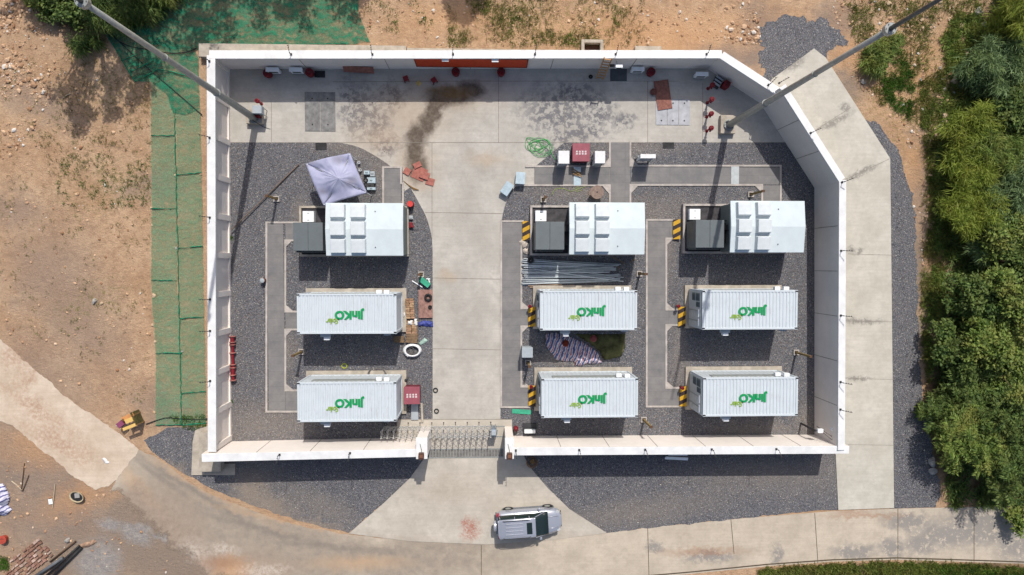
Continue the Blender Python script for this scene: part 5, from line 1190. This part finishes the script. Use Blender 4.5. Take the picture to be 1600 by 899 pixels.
for i,(px,py,s,k) in enumerate(rocks):
    side = 'among the green nets' if px in (236,237,238,240,242,273,275,277,284,313) else None
    me = rock_mesh(r, s); me.materials.append(RM[k]); o = bpy.data.objects.new('rock', me); COL.objects.link(o); p = G(px, py, .08)
    o.location = (p.x, p.y, s*.25); o.rotation_euler = (0,0,r.uniform(0,6))
    if side: lab, grp = 'small pale stone holding down a seam of the green nets', 'stones on the net seams'
    elif (px, py) in ((1456,722),(1458,736)): lab, grp = ('upper' if py < 730 else 'lower')+' of two pale boulders at the gravel edge under the big trees', 'boulders'
    elif px == 147: lab, grp = 'dark rounded stone alone on the left soil', 'boulders'
    elif px == 158: lab, grp = 'small tan stone next to the dark rounded one', 'boulders'
    elif px == 105: lab, grp = 'grey stone on the waste ground above the black pipes', 'boulders'
    elif px == 1349: lab, grp = 'pale stone beside the tip of the concrete apron', 'boulders'
    else: lab, grp = 'tan broken stone on the slope right of the right mast', 'broken stones on the slope'
    tag(o, lab, 'stone', grp)
# small stones as one scatter
def inpoly(x, y, P):
    c = False; n = len(P)
    for i in range(n):
        a, b = P[i], P[(i+1) % n]
        if (a[1] > y) != (b[1] > y) and x < (b[0]-a[0])*(y-a[1])/(b[1]-a[1])+a[0]: c = not c
    return c
SOILS = [([(-80,-60),(235,-60),(240,120),(235,400),(243,660),(215,690),(130,635),(60,580),(0,525),(-80,480)],1.),([(565,-60),(1215,-60),(1190,60),(1110,72),(575,72)],1.1),([(1300,-60),(1560,-60),(1500,120),(1490,260),(1445,420),(1440,520),(1425,300),(1380,190),(1300,80)],1.6),([(-80,650),(20,672),(110,748),(165,775),(220,830),(300,905),(260,960),(-80,960)],.4)]
rr = np.random.RandomState(3); base = []; ico = bmesh.new(); bmesh.ops.create_icosphere(ico, subdivisions=1, radius=1); iv = np.array([v_.co[:] for v_ in ico.verts]); ifc = np.array([[v_.index for v_ in f.verts] for f in ico.faces]); ico.free()
def scatter(n, mats, name, smin, smax, areas, zoff=0):
    V = []; Fc = []; k = 0
    tot = sum(w_ for _, w_ in areas)
    for P, w_ in areas:
        xs = [p_[0] for p_ in P]; ys_ = [p_[1] for p_ in P]; m = int(n*w_/tot); c = 0
        while c < m:
            x, y = rr.uniform(min(xs), max(xs)), rr.uniform(min(ys_), max(ys_))
            if not inpoly(x, y, P): c += .2; continue
            c += 1
            if noise.noise(Vector((x*.02, y*.02, 3))) < rr.uniform(-.5,.35): continue
            s = smin*(smax/smin)**(rr.rand()**2.6); g_ = G(x, y); a = rr.uniform(0, 6.3)
            v_ = iv*(1+rr.uniform(-.3,.3,(len(iv),1)))*np.array([s, s*rr.uniform(.6,1), s*rr.uniform(.4,.8)])
            v_ = v_@np.array([[math.cos(a),math.sin(a),0],[-math.sin(a),math.cos(a),0],[0,0,1]])+np.array([g_.x,g_.y,s*.2+zoff])
            V.append(v_); Fc.append(ifc+k*len(iv)); k += 1
    V = np.concatenate(V); Fc = np.concatenate(Fc)
    me = bpy.data.meshes.new(name); me.from_pydata(V.tolist(), [], Fc.tolist()); me.materials.append(mats); o = bpy.data.objects.new(name, me); COL.objects.link(o); return tag(o, kind='stuff')
t = NT('pebble', .9, .15); x = t.geo.outputs['Random Per Island']; a = t.mix(x, A(150,112,84), A(222,190,158)); a = t.mix(t.ramp(x,.86,.9), a, A(214,208,200)); t.col(a)
scatter(9500, t.m, 'pebbles', .02, .13, SOILS)
scatter(3600, t.m, 'rubble', .04, .2, [([(-80,-60),(52,-60),(80,40),(92,110),(60,200),(20,240),(-80,330)],1.),([(1110,60),(1180,10),(1190,70),(1130,66)],.08),([(1470,90),(1510,130),(1482,200),(1455,290),(1446,300),(1462,200)],.12)])
t = NT('gravel_stone', .85, .25); x = t.geo.outputs['Random Per Island']; a = t.mix(x, A(58,58,66), A(150,148,150)); a = t.mix(t.ramp(x,.93,.95), a, A(204,196,186)); t.col(a)
scatter(6000, t.m, 'gravel_stones', .02, .045, [([(352,225),(600,225),(640,300),(675,380),(675,655),(352,680)],1.),([(783,350),(810,292),(1290,292),(1290,680),(783,680)],1.6),([(262,700),(350,742),(640,742),(560,820),(400,790)],.5),([(830,720),(1305,715),(1305,795),(950,828)],1.),([(1398,260),(1425,400),(1440,640),(1460,790),(1399,790)],.7)], .045)
# ------------------------------------------------------------------ plants
def leafmat(name, c1, c2, c3, rough=.6):
    t = NT(name, rough, .25); x = t.geo.outputs['Random Per Island']; a = t.mix(x, c1, c2); a = t.mix(t.ramp(t.noise(.9, 6, .7), .44, .6), a, c3); a = t.mix(t.ramp(t.noise(1.7, 3, .6), .5, .66, 0, .6), a, tuple(q*.6 for q in c1[:3])+(1,))
    t.col(a); 
    tr = t.n('ShaderNodeBsdfTranslucent'); t.l(a, tr.inputs[0]); mx = t.n('ShaderNodeMixShader'); mx.inputs[0].default_value = .3
    t.l(t.b.outputs[0], mx.inputs[1]); t.l(tr.outputs[0], mx.inputs[2]); t.l(mx.outputs[0], t.t.nodes['Material Output'].inputs[0]); return t.m
L_BR = leafmat('leaf_bright', lin(98,120,36), lin(150,162,70), lin(126,132,52)); L_MD = leafmat('leaf_mid', lin(80,106,46), lin(140,158,80), lin(128,132,66)); L_DK = leafmat('leaf_dark', lin(50,78,38), lin(122,142,74), lin(100,112,56)); L_BL = leafmat('leaf_bluegreen', lin(72,100,60), lin(138,160,112), lin(110,128,76))
L_GR = leafmat('grass_blade', lin(82,104,40,.8), lin(146,154,74,.8), lin(128,124,66,.8)); L_GRN = leafmat('grass_green', lin(50,94,26,.8), lin(104,140,50,.8), lin(74,104,36,.8)); L_DRY = leafmat('grass_dry', lin(120,112,66,.8), lin(174,156,110,.8), lin(140,134,80,.8))
M_BARK = M('bark', A(96,78,60), .9, var=.3, scale=8, bump=.5)
def leaves(C, D, ll, lw, rs, curl=.3):
    """quads: centres C, directions D (n,3)"""
    n = len(C); D = D/np.linalg.norm(D, axis=1, keepdims=True); up = rs.normal(size=(n,3))*.5+np.array([0,0,1]); S = np.cross(D, up); S /= np.linalg.norm(S, axis=1, keepdims=True)+1e-6
    l = (ll*rs.uniform(.6,1.25,(n,1))); w_ = lw*rs.uniform(.6,1.2,(n,1)); drop = np.zeros((n,3)); drop[:,2] = -1
    a = C; b = C+D*l*.45+S*w_/2; c = C+D*l*.45-S*w_/2; e = C+D*l+drop*l*curl
    V = np.stack([a,b,e,c],1).reshape(-1,3); F_ = np.arange(4*n).reshape(-1,4); return V, F_
def npmesh(name, V, Fq, mat, parent=None, loc=(0,0,0)):
    me = bpy.data.meshes.new(name); me.vertices.add(len(V)); me.vertices.foreach_set('co', V.ravel().astype(np.float32)); me.loops.add(Fq.size); me.loops.foreach_set('vertex_index', Fq.ravel().astype(np.int32))
    me.polygons.add(len(Fq)); me.polygons.foreach_set('loop_start', (np.arange(len(Fq))*Fq.shape[1]).astype(np.int32)); me.polygons.foreach_set('loop_total', np.full(len(Fq), Fq.shape[1], np.int32)); me.update(calc_edges=True)
    me.materials.append(mat); o = bpy.data.objects.new(name, me); COL.objects.link(o); o.location = loc
    if parent: o.parent = parent
    return o
def tree(px, py, rpx, h, kind, mat, lab, seed, name='broadleaf_tree', lobes=9, dens=1.0, grp='trees on the right hand slope', squash=.55):
    h = h*(.55 if squash < .6 and h < 10 else 1); rs = np.random.RandomState(seed); zc_ = h*.72; p = G(px, py, zc_); Rm = rpx/(PXM/(1-zc_/CH)); t = thing(name, lab, 'tree', (p.x, p.y, 0), 0, grp)
    LC = [np.array([0,0,0.])]+[np.array([math.cos(a)*q_, math.sin(a)*q_, rs.uniform(-.5,.3)])*Rm*np.array([1,1,.8]) for a, q_ in zip(rs.uniform(0,6.28,lobes), rs.uniform(.3,.98,lobes))]
    LR = [Rm*.36]+list(Rm*rs.uniform(.12,.36,lobes))
    Cs = []; Ds = []
    for c, r_ in zip(LC, LR):
        m = int(36*dens*(r_/.9)**2)+8
        dirs = rs.normal(size=(m,3)); dirs[:,2] = np.abs(dirs[:,2])*1.0-.25; dirs /= np.linalg.norm(dirs,axis=1,keepdims=True)
        cc_ = c+dirs*r_*rs.uniform(.6,1.12,(m,1))*np.array([1,1,squash*1.5])
        nl = {'broad':16,'feather':26,'fern':22,'spiky':20}[kind]
        for q_, dd in zip(cc_, dirs):
            if kind == 'feather':
                base = q_+rs.normal(size=(nl,3))*.16; ax = dd*.5+np.array([.2,-.5,.35])+rs.normal(size=3)*.5; D = np.tile(ax,(nl,1))+rs.normal(size=(nl,3))*.38
            elif kind == 'fern':
                ax = dd*np.array([1,1,.25])+rs.normal(size=3)*.3; ax /= np.linalg.norm(ax); sd_ = np.cross(ax,[0,0,1.]); u = np.linspace(0,.75,nl//2)
                base = np.concatenate([q_+ax*uu for uu in u for _ in (0,1)]).reshape(-1,3); D = np.concatenate([ax*.6+sd_*s_+rs.normal(size=3)*.12 for uu in u for s_ in (-1,1)]).reshape(-1,3)
            elif kind == 'spiky':
                base = np.tile(q_,(nl,1)); D = rs.normal(size=(nl,3)); D[:,2] = np.abs(D[:,2])*.5+.1
            else:
                base = q_+rs.normal(size=(nl,3))*.14; D = dd*.5+rs.normal(size=(nl,3))*.8; D[:,2] = D[:,2]*.5+.1
            Cs.append(base); Ds.append(D)
    C = np.concatenate(Cs); D = np.concatenate(Ds)
    ll, lw, cu = {'broad':(.24,.15,.15),'feather':(.55,.045,.35),'fern':(.3,.075,.25),'spiky':(.7,.06,.4)}[kind]
    V, F_ = leaves(C, D, ll, lw, rs, cu); npmesh('crown', V, F_, mat, t, (0,0,zc_))
    q = MB(); q.tube([(0,0,0),(.05,.03,h*.35),(0,0,h*.6)],[.05+h*.022,.04+h*.017,.03+h*.01],8)
    for c, r_ in list(zip(LC, LR))[1:]: q.tube([(0.03,.02,h*.32),(c[0]*.5,c[1]*.5,h*.52+c[2]*.3),(c[0],c[1],zc_+c[2]*.8+r_*.2)],[.03+h*.008,.02+h*.005,.012],5)
    q.build('trunk', M_BARK, t, smooth=True); return t
T = [(1600,20,60,5,'feather',L_BR,'bright green feathery tree in the top right corner'),
(1572,100,44,4,'feather',L_BL,'grey green grassy tree under the top right corner'),
(1530,110,30,2.2,'feather',L_BL,'low grey green bush left of the grassy tree, near the tan rocks'),
(1590,175,40,5,'broad',L_DK,'dark green tree at the right edge under the grassy tree'),
(1520,200,38,4,'feather',L_BR,'yellow green feathery tree in the upper right slope'),
(1560,240,36,4.5,'feather',L_MD,'mid green reedy tree right of the yellow green one'),
(1520,262,37,4.2,'feather',L_BR,'second yellow green feathery tree, below the first'),
(1590,300,46,5,'feather',L_BL,'blue green reedy tree at the right edge'),
(1517,330,40,4.5,'feather',L_BR,'rounded bright green feathery tree beside the gravel strip'),
(1476,320,13,1.0,'broad',L_MD,'small bush on the left flank of the rounded bright tree'),
(1570,365,44,5,'broad',L_MD,'mid green broad tree right of the rounded bright tree'),
(1537,395,22,3,'spiky',L_BL,'spiky rosette palm like plant above the dark leafy trees'),
(1595,410,40,5.5,'broad',L_DK,'dark leafy tree at the right edge beside the spiky plant'),
(1531,455,50,5.5,'broad',L_DK,'big dark leafy tree, its left edge nearest the gravel strip'),
(1590,480,56,7,'broad',L_MD,'big leafy tree at the right edge, behind the dark leafy one'),
(1516,535,46,5,'broad',L_DK,'leafy tree directly below the big dark leafy tree'),
(1570,560,60,7.5,'broad',L_MD,'tall olive leafy tree in the middle right edge'),
(1522,610,42,4.5,'fern',L_DK,'dark fern like tree left of the lower right trees'),
(1585,640,56,7,'fern',L_DK,'broad feather leaved tree at the lower right edge'),
(1530,690,48,6.5,'fern',L_MD,'large feather leaved tree overhanging the lower gravel end'),
(1592,725,50,7,'fern',L_DK,'dark feather leaved tree in the lower right, above the road'),
(1480,650,26,3,'fern',L_DK,'small dark feathery bush next to the lower gravel edge'),
(1598,815,20,2.5,'broad',L_MD,'small leafy branch reaching over the road at the right edge'),
(1374,92,22,1.8,'feather',L_MD,'lone dark bush on the slope right of the apron tip'),
(1392,68,14,1.2,'feather',L_MD,'smaller bush above the lone dark bush on the slope'),
(132,68,17,1.3,'feather',L_DK,'lone grassy bush left of the black cables'),
(100,5,34,2.2,'broad',L_DK,'dark leafy shrub at the top left edge'),
(75,-12,30,2.2,'broad',L_MD,'mid green shrub in the top left, left of the mast tip'),
(165,8,36,2.2,'feather',L_DK,'dark grassy shrub behind the left mast top'),
(215,0,34,2.2,'feather',L_DK,'dark grassy shrub right of the left mast top'),
(260,-6,24,1.8,'feather',L_MD,'low shrub where the large dark net begins'),
(1444,640,8,.8,'broad',L_MD,'tiny bright bush at the gravel strip edge'),
(97,0,0,0,0,0,0)]
for i, a in enumerate(T):
    if a[2]: tree(*a[:4], a[4], a[5], a[6], 100+i, name={'fern':'feathery_tree','spiky':'palm_plant','feather':'reedy_tree'}.get(a[4],'broadleaf_tree') if a[2] > 24 else 'bush', lobes=5 if a[2] < 26 else 17, grp='trees on the right hand slope' if a[0] > 1400 and a[2] > 24 else 'bushes on the open soil')
# tall trees standing beyond the picture whose shade falls into it
def off_tree(px, py, rpx, h, seed, n):
    p = G(px, py, 0); c = p+Vector((math.sin(R(AZ)), math.cos(R(AZ)), 0))*(h*.8/math.tan(R(EL))); k = (1-h*.72/CH)
    o = tree(0, 0, rpx/k*1.0, h, 'broad', L_DK, 'tall tree standing on the slope beyond the top edge, '+n, seed, dens=.2, lobes=14, grp='tall trees beyond the top edge'); o.location = (c.x, c.y, 0)
off_tree(130,175,46,13,301,'first from the left'); off_tree(205,140,56,14,302,'second from the left'); off_tree(330,35,70,14,303,'third from the left'); off_tree(440,20,56,13,304,'fourth from the left'); off_tree(722,28,26,12,305,'fifth from the left'); off_tree(60,30,50,12,306,'nearest to the top left corner'); off_tree(540,10,36,12,307,'between the fourth and fifth')
# grass
def grass(name, areas, n, h, mat, seed, per=7, thr=-.2, fq=.03):
    rs = np.random.RandomState(seed); Cs = []; Ds = []; tot = sum(a[1] for a in areas)
    for P, w_ in areas:
        xs = [p_[0] for p_ in P]; ys_ = [p_[1] for p_ in P]; m = int(n*w_/tot); c = 0
        while c < m:
            x, y = rs.uniform(min(xs), max(xs)), rs.uniform(min(ys_), max(ys_)); c += .15
            if not inpoly(x, y, P): continue
            if noise.noise(Vector((x*fq, y*fq, seed))) < thr+rs.normal()*.12: continue
            c += .85; g_ = G(x, y); k = per; cc_ = np.array([g_.x,g_.y,.0])+rs.normal(size=(k,3))*np.array([.06,.06,0]); D = rs.normal(size=(k,3))*.55; D[:,2] = np.abs(D[:,2])*.3+.55
            Cs.append(cc_); Ds.append(D)
    C = np.concatenate(Cs); C[:,2] = 0.01; V, F_ = leaves(C, np.concatenate(Ds), h, h*.1+.012, rs, .25); o = npmesh(name, V, F_, mat); return tag(o, kind='stuff')
grass('grass', [([(1190,888),(1300,881),(1400,878),(1470,880),(1640,890),(1640,960),(1150,960)],1.)], 5200, .42, L_GR, 1, 9, -.45)
grass('grass', [([(1430,882),(1640,892),(1640,960),(1430,960)],1.)], 1800, .45, L_GRN, 2, 9, -.2)
grass('undergrowth', [([(1560,-60),(1650,-60),(1650,790),(1480,790),(1470,640),(1462,560),(1475,440),(1480,300),(1478,230),(1500,150),(1545,60)],1.)], 5200, .7, L_DK, 3, 10, -.4)
grass('undergrowth', [([(1500,90),(1545,60),(1640,60),(1640,400),(1480,400),(1470,330),(1474,230)],1.)], 3000, .6, L_GR, 31, 8, -.15)
grass('undergrowth', [([(60,-60),(300,-60),(270,5),(235,24),(215,44),(170,44),(120,26),(80,8),(62,-5)],1.)], 1800, .5, L_GRN, 4, 9, -.4)
grass('weeds', [([(1470,60),(1520,-20),(1540,60),(1500,150),(1495,260),(1482,330),(1478,420),(1462,520),(1455,600),(1446,560),(1452,430),(1462,330),(1458,260),(1465,180),(1480,120)],1.)], 2600, .42, L_MD, 41, 9, -.12, .04)
grass('weeds', [([(1430,130),(1490,100),(1490,180),(1478,240),(1476,330),(1470,420),(1452,520),(1450,600),(1440,560),(1438,440),(1452,330),(1446,260),(1440,200)],1.)], 2400, .28, L_GR, 5, 7, -.15, .05)
grass('weeds', [([(1345,80),(1400,70),(1430,120),(1420,190),(1385,160)],1.)], 500, .34, L_GRN, 42, 8, -.05, .05)
grass('weeds', [([(1310,-40),(1560,-40),(1490,110),(1440,200),(1380,180),(1350,110),(1330,50)],1.)], 2400, .26, L_GR, 6, 6, .02, .022)
grass('weeds', [([(700,-40),(1010,-40),(960,60),(940,72),(700,72)],1.)], 1500, .24, L_GR, 7, 6, .08, .022)
grass('weeds', [([(-60,60),(220,90),(235,380),(230,660),(120,560),(-60,460)],1.)], 800, .16, L_GR, 8, 6, .12, .03)
grass('weeds', [([(90,240),(235,240),(235,330),(90,320)],1.)], 260, .2, L_GRN, 9, 6, -.1, .03)
grass('weeds', [([(560,-40),(700,-40),(700,50),(575,60)],1.)], 160, .2, L_GRN, 13, 6, .1, .04)
grass('weeds', [([(265,650),(322,650),(322,668),(290,672)],1.)], 150, .2, L_GRN, 10, 7, -.5, .04)
grass('dry_grass', [([(700,-40),(1010,-40),(1010,72),(700,72)],1.),([(1440,300),(1475,300),(1470,420),(1440,560)],.6),([(90,40),(235,60),(235,300),(60,250)],.5)], 1400, .24, L_DRY, 11, 6, .0, .03)
grass('weeds', [([(0,870),(12,870),(14,888),(0,890)],1.)], 40, .25, L_GRN, 12, 9, -.9, .04)
for px, py, lab in ((360,372,'small weed at the foot of the left wall under the lying pole'),(361,627,'small weed at the foot of the left wall near the bottom corner')):
    rs = np.random.RandomState(int(px+py)); n = 40; C = rs.normal(size=(n,3))*.07; D = rs.normal(size=(n,3)); D[:,2] = np.abs(D[:,2])+.2; C[:,2] = 0
    V, F_ = leaves(C, D, .16, .06, rs); p = G(px, py, .05); tag(npmesh('weed_plant', V, F_, L_GRN, None, (p.x,p.y,.05)), lab, 'plant', 'weeds at the wall foot')
